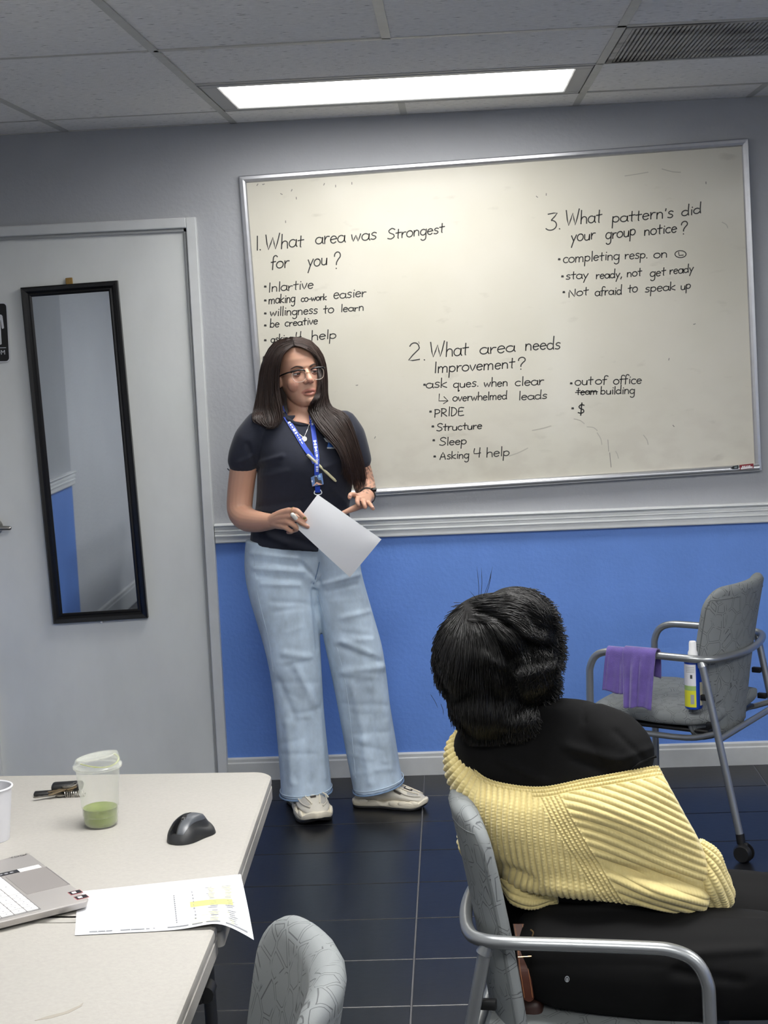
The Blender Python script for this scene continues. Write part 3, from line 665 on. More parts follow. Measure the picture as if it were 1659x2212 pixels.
m_smg = mat('faint eraser residue', (172, 168, 156), 0.5); m_smd = mat('grey residue', (128, 125, 118), 0.5)
sg1 = []; rs = np.random.default_rng(4)
for x, y, x2, y2 in ((1290, 935, 1300, 960), (1268, 922, 1290, 930), (1330, 975, 1336, 990), (1240, 905, 1262, 915), (1150, 930, 1190, 920), (1390, 940, 1400, 960), (1100, 985, 1140, 968), (1560, 480, 1572, 492), (1430, 365, 1470, 372), (1350, 380, 1400, 372)):
    m_ = ((x+x2)/2+rs.uniform(-3, 3), (y+y2)/2+rs.uniform(-3, 3)); sg1.append(ribbon(smooth_path([(x, y), m_, (x2, y2)]), .0018))
o_ = wbpart('board_smudge', merge(*sg1), m_smg); o_['kind'] = 'stuff'
sg2 = [ribbon([(1313, 950), (1315, 975)], .0009), ribbon([(1317, 978), (1320, 1009)], .0013)]
for x, y in ((556, 399), (569, 398), (630, 411), (608, 419), (617, 479), (725, 402), (760, 396), (771, 832), (905, 740), (1160, 425), (1180, 420), (700, 398), (690, 1010), (1445, 776), (1455, 920), (1500, 700), (1525, 395), (810, 945), (640, 428)):
    a_ = rs.uniform(0, 3.1); sg2.append(ribbon([(x-2*math.cos(a_), y-2*math.sin(a_)), (x, y+.4), (x+2*math.cos(a_), y+2*math.sin(a_))], .0016))
o_ = wbpart('board_smudge', merge(*sg2), m_smd); o_['kind'] = 'stuff'
# ================================================================== CHAIRS
m_tube = mat('silver powder coated steel', (158, 161, 163), 0.32, 0.75)
m_black = mat('black plastic', (18, 18, 19), 0.45)
def fabric():
    m = mat('grey upholstery with drawn pebble outlines', (150, 155, 155), 0.75, bump=(900, 0.25, 0.0008)); N, L, b = nodes(m)
    tc = N['Texture Coordinate']
    mp = N.new('ShaderNodeMapping'); mp.inputs['Scale'].default_value = (27, 27, 22); mp.inputs['Rotation'].default_value = (0.2, 0.3, 0.1); L.new(tc.outputs['Object'], mp.inputs[0])
    v = N.new('ShaderNodeTexVoronoi'); v.feature = 'DISTANCE_TO_EDGE'; v.inputs['Scale'].default_value = 1.0; L.new(mp.outputs[0], v.inputs['Vector'])
    r = N.new('ShaderNodeValToRGB'); e = r.color_ramp.elements
    e[0].position = 0.0; e[0].color = (0, 0, 0, 1); e[1].position = 0.050; e[1].color = (0, 0, 0, 1)
    for p, c in ((0.058, 1), (0.078, 1), (0.088, 0)):
        k = e.new(p); k.color = (c, c, c, 1)
    L.new(v.outputs['Distance'], r.inputs[0])
    n = N.new('ShaderNodeTexNoise'); n.inputs['Scale'].default_value = 1.1; L.new(mp.outputs[0], n.inputs['Vector'])
    r2 = N.new('ShaderNodeValToRGB'); r2.color_ramp.elements[0].position = 0.40; r2.color_ramp.elements[1].position = 0.46; L.new(n.outputs['Fac'], r2.inputs[0])
    mu = N.new('ShaderNodeMath'); mu.operation = 'MULTIPLY'; L.new(r.outputs[0], mu.inputs[0]); L.new(r2.outputs[0], mu.inputs[1])
    mx = N.new('ShaderNodeMix'); mx.data_type = 'RGBA'; mx.inputs[6].default_value = lin((118, 122, 123))+(1,); mx.inputs[7].default_value = lin((74, 77, 79))+(1,)
    L.new(mu.outputs[0], mx.inputs[0]); L.new(mx.outputs[2], b.inputs['Base Color']); return m
m_fab = fabric(); m_seam = mat('dark seam piping', (88, 92, 93), 0.8)
def backrest_shape(off=0.0, shrink=0.0):
    zb, zt, W2, R = 0.345, 0.838, 0.210-shrink, 0.34
    rows_ = []; zs = np.concatenate([[zb], zb+0.075*(1-np.cos(np.linspace(0.25, math.pi/2, 6))), np.linspace(zb+0.12, zt-0.10, 7), zt-0.075*(1-np.sin(np.linspace(0.1, math.pi/2-0.22, 7))), [zt]])
    zs = np.sort(zs); rings = []
    for z in zs:
        d0 = max(0, min(1, (z-zb)/0.075)); d1 = max(0, min(1, (zt-z)/0.075))
        wd = W2 - 0.075*(1-math.sqrt(max(0, 1-(1-d0)**2))) - 0.075*(1-math.sqrt(max(0, 1-(1-d1)**2)))
        th = 0.024*min(1, 0.30+math.sqrt(max(0, min((z-zb), (zt-z))/0.03)))
        t = (z-zb)/(zt-zb); x0 = -0.172 - 0.045*t - 0.030*t*t
        a = np.linspace(0, 2*math.pi, 40, endpoint=False); e = 3.2
        y = np.sign(np.cos(a))*np.abs(np.cos(a))**(2/e)*wd; q = np.sign(np.sin(a))*np.abs(np.sin(a))**(2/e)*th + off
        ph = y/R; xx = x0 + (R-q)*(1-np.cos(ph)) + q; yy = (R-q)*np.sin(ph)
        rings.append(np.stack([xx, yy, np.full_like(xx, z)], -1))
    return np.array(rings)
def seat_shape():
    rings = []
    for x, th, wd, dz in ((-0.195, 0.012, 0.17, 0.0), (-0.185, 0.026, 0.20, 0.0), (-0.13, 0.033, 0.215, -0.004), (-0.02, 0.034, 0.22, -0.006), (0.10, 0.034, 0.22, 0.0), (0.18, 0.032, 0.215, -0.002), (0.215, 0.026, 0.205, -0.013), (0.232, 0.012, 0.18, -0.024)):
        rings.append(ring((x, 0, 0.428+dz), (0, wd, 0), (0, 0, th), 36, 3.4))
    return np.array(rings)
def make_chair(label, group=None):
    t = thing('guest_chair', label, 'chair', (0, 0, 0), 0, group)
    lp = []
    for s in (1, -1):
        q = [(0.205, 0.24*s, 0.03), (0.203, 0.24*s, 0.30), (0.200, 0.24*s, 0.52), (0.196, 0.24*s, 0.572), (0.176, 0.24*s, 0.607), (0.140, 0.24*s, 0.623), (0.09, 0.24*s, 0.626), (-0.03, 0.24*s, 0.626), (-0.135, 0.239*s, 0.625), (-0.185, 0.222*s, 0.622), (-0.212, 0.185*s, 0.619), (-0.232, 0.10*s, 0.616)]
        lp.append(q)
    P = lp[0] + [(-0.240, 0, 0.615)] + lp[1][::-1]
    mk('arm_frame', tube(spline(P, 120), 0.0118, 14), m_tube, t, local=True)
    for s in (1, -1):
        a, b = (-0.178, 0.226*s, 0.612), (-0.292, 0.222*s, 0.075)
        mk('rear_leg', merge(tube([a, b], 0.0115, 14), tube([(-0.172, 0.226*s, 0.625), (-0.181, 0.226*s, 0.600)], [0.010, 0.0145], 14)), m_tube, t, local=True)
        c = mk('caster', merge(tube([(-0.290, 0.222*s, 0.088), (-0.294, 0.222*s, 0.058)], 0.0135, 12), rbox((-0.300, 0.222*s, 0.050), (0.034, 0.014, 0.028), 0.006, 2)), m_black, t, local=True)
        for w_ in (1, -1): mk('caster_wheel', tube([(-0.302, 0.222*s+w_*0.008, 0.030), (-0.302, 0.222*s+w_*0.012, 0.030), (-0.302, 0.222*s+w_*0.024, 0.030)], [0.030, 0.030, 0.024], 20), m_black, c, local=True)
        mk('glide', tube([(0.205, 0.24*s, 0.034), (0.205, 0.24*s, 0.010), (0.205, 0.24*s, 0.0)], [0.0135, 0.015, 0.013], 12), m_black, t, local=True)
        for zz in (0.50, 0.415):
            xx = -0.178-0.114*(0.612-zz)/0.537
            mk('back_bracket', rbox((xx+0.022, 0.210*s, zz), (0.030, 0.016, 0.018), 0.003, 2), m_black, t, local=True)
        mk('seat_rail', tube(spline([(-0.224, 0.224*s, 0.395), (-0.12, 0.205*s, 0.365), (0.05, 0.20*s, 0.362), (0.17, 0.21*s, 0.365), (0.203, 0.238*s, 0.372)], 16), 0.0095, 10), m_tube, t, local=True)
    mk('cross_bar', tube([(-0.228, 0.222, 0.375), (-0.228, -0.222, 0.375)], 0.010, 12), m_tube, t, local=True)
    mk('seat', loftrings(seat_shape()), m_fab, t, local=True)
    mk('seat_pan', rbox((-0.0, 0, 0.385), (0.36, 0.38, 0.014), 0.006, 2), m_black, t, local=True)
    bk = mk('backrest', loftrings(backrest_shape()), m_fab, t, local=True)
    rg = backrest_shape(0.0, -0.0005)
    K = rg[3:-5]; edge = [r[22] for r in K] + list(K[-1][24:38:2]) + [r[38] for r in K][::-1] + list(K[0][36:22:-2])
    mk('seam', tube(np.array(edge), 0.0015, 6, closed=True), m_seam, bk, local=True)
    return t
def place(t, x, y, deg, s=1.0):
    t.location = (x, y, 0); t.rotation_euler = (0, 0, math.radians(deg)); t.scale = (s, s, s)
    m = Matrix.Translation((x, y, 0)) @ Matrix.Rotation(math.radians(deg), 4, 'Z') @ Matrix.Scale(s, 4); reg(t, m); return m
chA = make_chair('grey patterned armchair on casters by the blue wall with a purple cloth over its arm', 'grey patterned armchairs')
chB = copy_tree(chA); chB['label'] = 'grey patterned armchair the woman in the yellow cardigan sits on'
chC = copy_tree(chA); chC['label'] = 'grey patterned armchair pulled up to the white table, its back at the bottom edge'
MA = place(chA, 0.694, -0.705, 147.7); MB_ = place(chB, 0.229, -2.957, -9.3, 1.0); MC = place(chC, -0.445, -3.80, 192, 1.02)
def inA(x, y, z): return np.array(MA @ Vector((x, y, z)))
def inB(x, y, z): return np.array(MB_ @ Vector((x, y, z)))
# ------------------------------------------------------------------ cloth over the chair arm
m_cloth = mat('purple microfibre', (98, 80, 152), 0.9, noise=(35, 0.16), bump=(420, 0.6, 0.002), Sheen_Weight=0.4)
def towel_sheet(x0, x1, front, back, y0, fold, th=0.004, off=0.0, flare=0.0, seed=0):
    """a strip hung over the left arm of chair A: x along the arm, front/back hang lengths; local chair coordinates"""
    nx, nt = 40, 60; rs = np.random.default_rng(seed); r = 0.0135+off
    V = np.zeros((2, nt, nx, 3))
    L = [front, math.pi*r, back]; tot = sum(L)
    for i in range(nt):
        s = tot*i/(nt-1)
        for j in range(nx):
            u = j/(nx-1); x = x0+(x1-x0)*u
            hang = 0.0
            if s < front: d = front-s; yy, zz, hang = r, -d, d
            elif s < front+L[1]: a = (s-front)/r; yy, zz = r*math.cos(a), r*math.sin(a)
            else: d = s-front-L[1]; yy, zz, hang = -r, -d, d
            sgn = 1 if yy > 0 else -1
            wv = (0.55*math.sin(7.5*u+1.3+seed)+0.45*math.sin(15*u+seed*2.0+8*hang))*fold*min(1, hang/0.04)
            sag = 0.004*math.sin(u*math.pi*2+seed)
            xx = x + flare*(u-0.5)*hang + 0.10*hang*(0.3 if sgn > 0 else 0.1)
            nrm = np.array([0, math.cos(min(max((s-front)/r, 0), math.pi)), math.sin(min(max((s-front)/r, 0), math.pi))])
            base = np.array([xx, y0+yy+sgn*abs(wv)+sgn*0.05*hang, 0.626+zz+sag*(hang > 0)])
            V[0, i, j] = base; V[1, i, j] = base + nrm*th
    idx = np.arange(2*nt*nx).reshape(2, nt, nx); F = []
    for i in range(nt-1):
        for j in range(nx-1):
            F.append((idx[1, i, j], idx[1, i, j+1], idx[1, i+1, j+1], idx[1, i+1, j])); F.append((idx[0, i, j], idx[0, i+1, j], idx[0, i+1, j+1], idx[0, i, j+1]))
    for i in range(nt-1):
        F.append((idx[0, i, 0], idx[1, i, 0], idx[1, i+1, 0], idx[0, i+1, 0])); F.append((idx[0, i, -1], idx[0, i+1, -1], idx[1, i+1, -1], idx[1, i, -1]))
    for j in range(nx-1):
        F.append((idx[0, 0, j], idx[0, 0, j+1], idx[1, 0, j+1], idx[1, 0, j])); F.append((idx[0, -1, j], idx[1, -1, j], idx[1, -1, j+1], idx[0, -1, j+1]))
    return V.reshape(-1, 3), [tuple(int(q) for q in f) for f in F]
def toA(vf): v, f = vf; A = np.array(MA); return np.asarray(v)@A[:3, :3].T + A[:3, 3], f
cl = merge(toA(towel_sheet(0.130, 0.055, 0.125, 0.10, 0.24, 0.006, seed=1, flare=-0.15)), toA(towel_sheet(0.070, -0.040, 0.165, 0.075, 0.24, 0.010, off=0.005, seed=4, flare=0.10)))
tag(mk('cleaning_cloth', cl, m_cloth, origin=inA(0.03, 0.24, 0.626), ang=None), 'purple microfibre cloth draped over the arm of the far chair', 'cloth')
# ------------------------------------------------------------------ spray can on the seat
cb = inA(-0.085, 0.045, 0.432)
cb = atz(1499, 1529, 0.4635)
can = thing('spray_can', 'blue and yellow aerosol can with white cap standing on the far chair seat', 'spray can', cb)
m_canb = mat('blue can lacquer', (28, 68, 176), 0.3); m_cany = mat('yellow label print', (206, 204, 52), 0.4); m_canw = mat('white label print', (214, 214, 220), 0.4); m_cap = mat('white plastic cap', (232, 232, 232), 0.4)
rc = 0.0275
mk('can_body', lathe([(0.0, 0.0), (rc-0.003, 0.0), (rc, 0.004), (rc, 0.150), (rc-0.003, 0.156), (rc-0.009, 0.164), (0.013, 0.167), (0.0, 0.167)], n=36), m_canb, can, local=True)
mk('spray_cap', lathe([(0.0, 0.166), (0.0155, 0.166), (0.0150, 0.175), (0.0120, 0.182), (0.0115, 0.205), (0.0095, 0.210), (0.0, 0.210)], n=24), m_cap, can, local=True)
def wrap(a0, a1, z0, z1, r): 
    a = np.radians(np.linspace(a0, a1, 16)); v = [(r*math.cos(q), r*math.sin(q), z) for q in a for z in (z0, z1)]
    return np.array(v), [(2*i, 2*i+2, 2*i+3, 2*i+1) for i in range(15)]
mk('can_label', wrap(-175, -82, 0.075, 0.142, rc+0.0004), m_canw, can, local=True)
lb = mk('can_label', wrap(-175, -82, 0.008, 0.060, rc+0.0004), m_cany, can, local=True)
mk('can_label', wrap(-175, -82, 0.060, 0.075, rc+0.0004), mat('pale green print', (150, 178, 110), 0.4), can, local=True)
mk('barcode', wrap(-118, -95, 0.018, 0.048, rc+0.0008), mat('grey barcode print', (150, 152, 150), 0.5), can, local=True)
mk('can_stripe', wrap(-55, -20, 0.012, 0.085, rc+0.0004), mat('cream arrow print', (214, 206, 170), 0.4), can, local=True)
mk('warning_mark', wrap(-118, -104, 0.098, 0.110, rc+0.0008), mat('print black', (60, 62, 70), 0.5), can, local=True)
for k in range(4): mk('print_line', wrap(-150, -92, 0.117+k*0.005, 0.1185+k*0.005, rc+0.0008), bpy.data.materials['grey barcode print'], can, local=True)

# ================================================================== TABLES
m_top = mat('granite textured white plastic', (156, 153, 147), 0.5, noise=(120, 0.05), bump=(260, 0.18, 0.0015))
m_leg = mat('grey table leg steel', (70, 72, 76), 0.45, 0.5)
TZ = 0.74
def table(label, pts, rad, legs):
    c = np.mean(pts, 0); t = thing('folding_table', label, 'table', (c[0], c[1], 0), group='white folding tables')
    P = roundpoly(pts, rad, 8); v = []; n = len(P); A = np.array(P); ctr = A.mean(0)
    def off(d):
        T = np.roll(A, -1, 0)-np.roll(A, 1, 0); T /= np.linalg.norm(T, axis=1)[:, None]; return A + np.stack([-T[:, 1], T[:, 0]], -1)*d
    sgn = 1.0
    rings = [(off(0.020), TZ), (off(0.006), TZ), (off(0.001), TZ-0.003), (off(0.0), TZ-0.008), (off(0.0), TZ-0.016), (off(0.0025), TZ-0.0185), (off(0.0025), TZ-0.021), (off(0.0), TZ-0.023), (off(0.0), TZ-0.048), (off(0.006), TZ-0.050), (off(0.03), TZ-0.050)]
    V = np.array([np.concatenate([p, np.full((n, 1), z)], 1) for p, z in rings])
    mk('table_top', loftrings(V), m_top, t, ang=30)
    for (x, y, dx, dy) in legs:
        mk('table_leg', tube(spline([(x, y, 0.015), (x+dx*0.3, y+dy*0.3, 0.35), (x+dx, y+dy, TZ-0.05)], 8), 0.0135, 12), m_leg, t)
        mk('leg_foot', tube([(x, y, 0.0), (x, y, 0.03)], 0.017, 12), m_black, t)
    return t
fl_ = atz(0, 1675, TZ); fc = atz(587, 1666, TZ); s0 = atz(40, 1990, TZ); s1 = atz(480, 1986, TZ)
dirf = (fl_-fc)/np.linalg.norm(fl_-fc); XLt = -1.62
tl = fc + dirf*((XLt-fc[0])/dirf[0]); dirs = (s0-s1)/np.linalg.norm(s0-s1); sl = s1 + dirs*((XLt-s1[0])/dirs[0])
t1 = table('white plastic folding table with the mouse and the iced drink cup', [tuple(tl[:2]), tuple(sl[:2]), tuple(s1[:2]), (fc[0]+0.003, fc[1])], [0.04, 0.02, 0.012, 0.045],
    [(-0.56, -2.62, 0, -0.06), (-0.56, -3.20, 0, 0.06), (-1.50, -2.62, 0, -0.06), (-1.50, -3.20, 0, 0.06)])
nl = atz(375, 2212, TZ)
t2 = table('white plastic folding table nearest the camera with a scuff mark', [(sl[0], sl[1]-0.004), (sl[0], -4.15), (nl[0], -4.15), (s1[0]-0.006, s1[1]-0.004)], [0.02, 0.04, 0.04, 0.02],
    [(-0.60, -3.50, 0, -0.05), (-0.60, -4.0, 0, 0.05), (-1.50, -3.50, 0, -0.05), (-1.50, -4.0, 0, 0.05)])
mk('leg_bracket', merge(rbox((s1[0]-0.035, s1[1]-0.08, TZ-0.075), (0.03, 0.05, 0.05), 0.006, 2), tube([(s1[0]-0.018, s1[1]-0.065, TZ-0.085), (s1[0]-0.018, s1[1]-0.10, TZ-0.085)], 0.014, 12)), m_black, t2)
m_scuff = mat('grey brown scuff', (146, 141, 130), 0.6)
sp = [(75, 2205), (100, 2196), (140, 2186), (172, 2172), (180, 2166), (176, 2174), (150, 2188), (110, 2200)]
q = [atz(x, y, TZ) for x, y in sp]; mk('scuff_mark', prism([(p[0], p[1]) for p in q], TZ, TZ+0.0004), m_scuff, t2, smooth=False)

# ------------------------------------------------------------------ iced drink
cp = atz(219, 1781, TZ+0.001)
def clear_plastic(name, tint, body, rim=0.75):
    m = bpy.data.materials.new(name); m.use_nodes = True; N, L = m.node_tree.nodes, m.node_tree.links
    b = N['Principled BSDF']; b.inputs['Base Color'].default_value = tint+(1,); b.inputs['Roughness'].default_value = 0.12; b.inputs['Specular IOR Level'].default_value = 0.9
    t = N.new('ShaderNodeBsdfTransparent'); lw = N.new('ShaderNodeLayerWeight'); lw.inputs['Blend'].default_value = 0.28
    mr = N.new('ShaderNodeMapRange'); mr.inputs['To Min'].default_value = body; mr.inputs['To Max'].default_value = rim; L.new(lw.outputs['Facing'], mr.inputs[0])
    mx = N.new('ShaderNodeMixShader'); L.new(mr.outputs[0], mx.inputs[0]); L.new(t.outputs[0], mx.inputs[1]); L.new(b.outputs[0], mx.inputs[2])
    L.new(mx.outputs[0], N['Material Output'].inputs['Surface']); return m
m_pet = clear_plastic('clear plastic', lin((214, 216, 205)), 0.06, 0.5)
m_matcha = mat('green matcha latte', (122, 138, 62), 0.4, noise=(60, 0.08)); m_film = clear_plastic('milky green film', lin((186, 192, 120)), 0.5)
cup = thing('iced_drink_cup', 'clear plastic cup with a little green drink and domed lid on the white table', 'cup', cp)
def cr(z): return 0.0325+0.0095*min(1, z/0.118)
prof = [(0.001, 0.0), (0.029, 0.0), (0.0322, 0.004), (cr(0.012), 0.012), (cr(0.020)-0.001, 0.020), (cr(0.022)+0.0008, 0.022), (cr(0.036)-0.0006, 0.036), (cr(0.038)+0.0008, 0.038), (cr(0.085), 0.085), (cr(0.092)+0.0012, 0.092), (cr(0.112)+0.001, 0.112), (0.0440, 0.117), (0.0452, 0.119)]
inner = [(r-0.0009, z+0.0006) for r, z in prof[::-1]]; inner[-1] = (0.001, 0.001)
mk('cup_wall', lathe(prof+inner, n=56, closed=True), m_pet, cup, local=True)
mk('drink', lathe([(0.0, 0.0015), (0.0275, 0.0015), (0.0305, 0.005), (cr(0.012)-0.0016, 0.012), (cr(0.021)-0.0026, 0.021), (cr(0.034)-0.0022, 0.036), (0.031, 0.0368), (0.0, 0.0368)], n=48), m_matcha, cup, local=True)
tilt = rot('X', math.radians(0)) @ rot('Y', math.radians(-5))
lp_ = [(0.0430, 0.1165), (0.0476, 0.1165), (0.0480, 0.121), (0.0455, 0.1235), (0.0440, 0.126)]
lid = lathe(lp_+[(r-0.0010, z-0.0007) for r, z in lp_[::-1]], n=56, closed=True)
def dome():
    rings = []
    for r, z in [(0.0440, 0.1255), (0.0425, 0.138), (0.0405, 0.1415), (0.036, 0.1405), (0.030, 0.139), (0.0, 0.139)]:
        pass
    pr = [(0.0440, 0.1255), (0.0428, 0.134), (0.0405, 0.1385), (0.0380, 0.1390), (0.034, 0.1365), (0.002, 0.1360)]
    pr = pr + [(max(r-0.001, 0.001), z-0.001) for r, z in pr[::-1]]
    v, f = lathe(pr, n=56, closed=True); k = (v[:, 2]-0.1255).clip(0)/0.0135
    v[:, 2] += k*(0.0065*(v[:, 0]*0.95-v[:, 1]*0.3)/0.042); return v, f
mk('cup_lid', lid, m_pet, cup, local=True); mk('lid_dome', dome(), m_pet, cup, local=True)
a = np.linspace(-2.2, 0.9, 30); fr = np.stack([0.0415*np.cos(a), 0.0415*np.sin(a), 0.128+0.004*np.sin(a*2)], -1)
mk('drink_residue', tube(fr, np.linspace(0.0012, 0.0022, 30), 8), m_film, cup, local=True)
# ------------------------------------------------------------------ paper cup (cut by the frame)
pc = atz(-13, 1813, TZ+0.0005)
m_paper = mat('white paper', (208, 208, 212), 0.6, noise=(25, 0.02)); m_pcup = mat('white waxed paper cup', (190, 190, 194), 0.45)
pcup = thing('paper_cup', 'white paper cup at the left edge of the table', 'cup', pc)
pr = [(0.0, 0.004), (0.028, 0.004), (0.0285, 0.0), (0.0295, 0.0), (0.0405, 0.100), (0.0415, 0.1005), (0.0422, 0.1025), (0.0412, 0.1045), (0.0398, 0.1035), (0.0392, 0.100), (0.0285, 0.006), (0.0, 0.006)]
mk('cup_wall', lathe(pr[:8], n=48), m_pcup, pcup, local=True) if False else mk('cup_wall', lathe(pr[1:-1]+[(0.001, 0.006), (0.001, 0.004)], n=48, closed=True), m_pcup, pcup, local=True)
mk('cup_rim', tube([(0.0412*math.cos(q), 0.0412*math.sin(q), 0.1030) for q in np.linspace(0, 2*math.pi, 40, endpoint=False)], 0.0020, 8, closed=True), m_paper, pcup, local=True)
# ------------------------------------------------------------------ keys
kc = atz(148, 1717, TZ)
m_brk = mat('worn key brass', (150, 132, 104), 0.35, 0.8); m_nik = mat('nickel key', (150, 146, 138), 0.3, 0.9)
ks = thing('key_bunch', 'bunch of keys with black fobs behind the iced drink cup', 'keys', (kc[0], kc[1], TZ))
def key(m, ang, z, L=0.052, x=0.012, y=0.0, tilt=0.0):
    bow = prism(roundpoly([(-0.012, -0.011), (0.012, -0.011), (0.012, 0.011), (-0.012, 0.011)], 0.008, 5), 0, 0.0022)
    bl = [(0.011, -0.0042), (0.011, 0.0042), (L-0.004, 0.0042), (L, 0.0), (L-0.003, -0.0030), (L-0.008, -0.0018), (L-0.013, -0.0040), (L-0.018, -0.0022), (L-0.023, -0.0042)]
    v, f = merge(bow, prism(bl[::-1], 0.0002, 0.0020)); R = rot('Z', ang)@rot('Y', tilt)
    mk('key', (np.asarray(v)@R.T + np.array([x, y, z]), f), m, ks, smooth=False, local=True)
key(m_nik, math.radians(205), 0.004, 0.058, -0.012, -0.012, -0.04); key(m_brk, math.radians(170), 0.010, 0.05, 0.0, 0.0, 0.10); key(m_brk, math.radians(192), 0.014, 0.05, 0.006, 0.004, 0.12); key(m_nik, math.radians(150), 0.018, 0.046, 0.0, 0.002, 0.2); key(m_brk, math.radians(216), 0.016, 0.05, 0.006, -0.002, 0.14)
mk('key_fob', rbox((-0.006, 0.020, 0.013), (0.066, 0.030, 0.017), 0.007, 3, rz=0.12), m_black, ks, local=True)
mk('key_fob', rbox((-0.050, 0.0, 0.005), (0.045, 0.020, 0.009), 0.004, 3, rz=0.15), m_black, ks, local=True)
mk('key_ring', tube([(0.006+0.014*math.cos(q), 0.0+0.014*math.sin(q), 0.020+0.004*math.cos(q)) for q in np.linspace(0, 2*math.pi, 30, endpoint=False)], 0.0011, 8, closed=True), m_nik, ks, local=True)
hx_ = np.linspace(0, 1, 150); mk('coil_strap', tube(np.stack([-0.004+0.042*hx_, -0.016+0.0055*np.cos(hx_*2*math.pi*9), 0.0066+0.0055*np.sin(hx_*2*math.pi*9)], -1), 0.0011, 6), m_nik, ks, local=True)
# ------------------------------------------------------------------ mouse
mo = atz(399, 1822, TZ); 
mouse = thing('computer_mouse', 'black computer mouse lying on the white table', 'mouse', (mo[0], mo[1]+0.045, TZ), math.radians(-14))
def mouse_body():
    nx, ny = 40, 56; V = []
    for i in range(ny):
        v = i/(ny-1); y = -0.058+0.122*v      # front of the mouse towards -y
        wl = 0.033*(1-abs(2*v-1)**3.2)**0.5; wr = wl + 0.014*math.exp(-((v-0.62)/0.22)**2)
        h = 0.010+0.028*math.sin(math.pi*min(1, max(0, 0.10+0.80*v)))**0.9*(1-0.12*(v > 0.75)*(v-0.75)*4)
        row = []
        for j in range(nx):
            u = -1+2*j/(nx-1); x = u*(wr if u > 0 else wl)
            prof = (1-abs(u)**2.6)**0.5
            side = 1.0 if u < 0.45 else 1-0.55*min(1, (u-0.45)/0.25)*math.exp(-((v-0.62)/0.3)**2)
            hh = max(0.0, h*prof*side*(1-abs(2*v-1)**5)**0.6)
            row.append((x, y, 0.0015+hh))
        V.append(row)
    V = np.array(V); top = V.reshape(-1, 3); n = len(top); bot = top.copy(); bot[:, 2] = 0.0005
    F = []
    for i in range(ny-1):
        for j in range(nx-1):
            a = i*nx+j; F.append((a, a+1, a+nx+1, a+nx)); F.append((n+a, n+a+nx, n+a+nx+1, n+a+1))
    for i in range(ny-1):
        a = i*nx; F.append((a, a+nx, n+a+nx, n+a)); a = i*nx+nx-1; F.append((a, n+a, n+a+nx, a+nx))
    for j in range(nx-1):
        F.append((j, n+j, n+j+1, j+1)); a = (ny-1)*nx+j; F.append((a, a+1, n+a+1, n+a))
    return np.concatenate([top, bot]), F, V
mv, mf, MV = mouse_body(); m_mouse = mat('matte black mouse shell', (30, 31, 33), 0.5); m_mbtn = mat('graphite mouse button', (72, 75, 80), 0.38); m_mgl = mat('glossy black mouse button', (10, 10, 11), 0.22)
mk('mouse_shell', (mv, mf), m_mouse, mouse, local=True, ang=60)
def patch(i0, i1, j0, j1, m, lift=0.0009, nm='mouse_button'):
    S = MV[i0:i1, j0:j1].copy(); S[..., 2] += lift; n0, n1 = S.shape[:2]; B = S.copy(); B[..., 2] -= 0.0016
    v = np.concatenate([S.reshape(-1, 3), B.reshape(-1, 3)]); k = n0*n1; F = []
    for i in range(n0-1):
        for j in range(n1-1): a = i*n1+j; F.append((a, a+1, a+n1+1, a+n1))
    for i in range(n0-1): a = i*n1; F.append((a, a+n1, k+a+n1, k+a)); a += n1-1; F.append((a, k+a, k+a+n1, a+n1))
    for j in range(n1-1): F.append((j, k+j, k+j+1, j+1)); a = (n0-1)*n1+j; F.append((a, a+1, k+a+1, k+a))
    return mk(nm, (v, F), m, mouse, local=True, ang=50)
patch(4, 40, 19, 31, m_mbtn); patch(4, 40, 6, 18, m_mgl)
patch(17, 25, 16, 21, m_black, 0.0022, 'wheel_housing')
mk('scroll_wheel', xf(tube([(-0.0035, 0, 0), (0.0035, 0, 0)], 0.009, 20), t=(-0.001, -0.013, 0.0315)), bpy.data.materials['brushed steel'], mouse, local=True)
# ------------------------------------------------------------------ printed sheet hanging over the table edge
def sheet_pt(u, v):
    """u along 0.28 m (left to right), v across 0.216 m (near to far); page plane follows the table and droops past its edge"""
    a = np.array(atz(162, 2022, TZ)); b = np.array(atz(547, 2003, TZ)); c = np.array(atz(520, 1890, TZ)); d = np.array(atz(168, 1928, TZ))
    p = (a*(1-u)+b*u)*(1-v) + (d*(1-u)+c*u)*v
    over = max(0.0, p[0]-(-0.418))
    p[2] = TZ+0.0009 + 0.010*math.exp(-((u-0.80)/0.16)**2)*(1-v)**1.5*0.8 - 2.2*over**1.6*(1-v)*0.9
    return p
def sheet(u0, u1, v0, v1, lift, nu, nv, th=0.0):
    P = np.array([[sheet_pt(u0+(u1-u0)*i/(nu-1), v0+(v1-v0)*j/(nv-1)) + np.array([0, 0, lift]) for j in range(nv)] for i in range(nu)])
    F = [(i*nv+j, (i+1)*nv+j, (i+1)*nv+j+1, i*nv+j+1) for i in range(nu-1) for j in range(nv-1)]
    return P.reshape(-1, 3), F
pg = thing('printed_sheet', 'white printed page with yellow highlighting hanging over the table edge', 'paper', sheet_pt(0.5, 0.5))
v0_, f0_ = sheet(0, 1, 0, 1, 0, 40, 24); v1_, f1_ = sheet(0, 1, 0, 1, 0.0005, 40, 24)
m_page = mat('printer paper', (196, 197, 201), 0.65)
mk('page', merge((v0_, [q[::-1] for q in f0_]), (v1_, f1_)), m_page, pg, ang=None)
m_hi = mat('yellow highlighter', (236, 240, 110), 0.6); m_hi2 = mat('pale yellow highlighter', (236, 238, 176), 0.6); m_pt = mat('grey print', (120, 122, 126), 0.7)
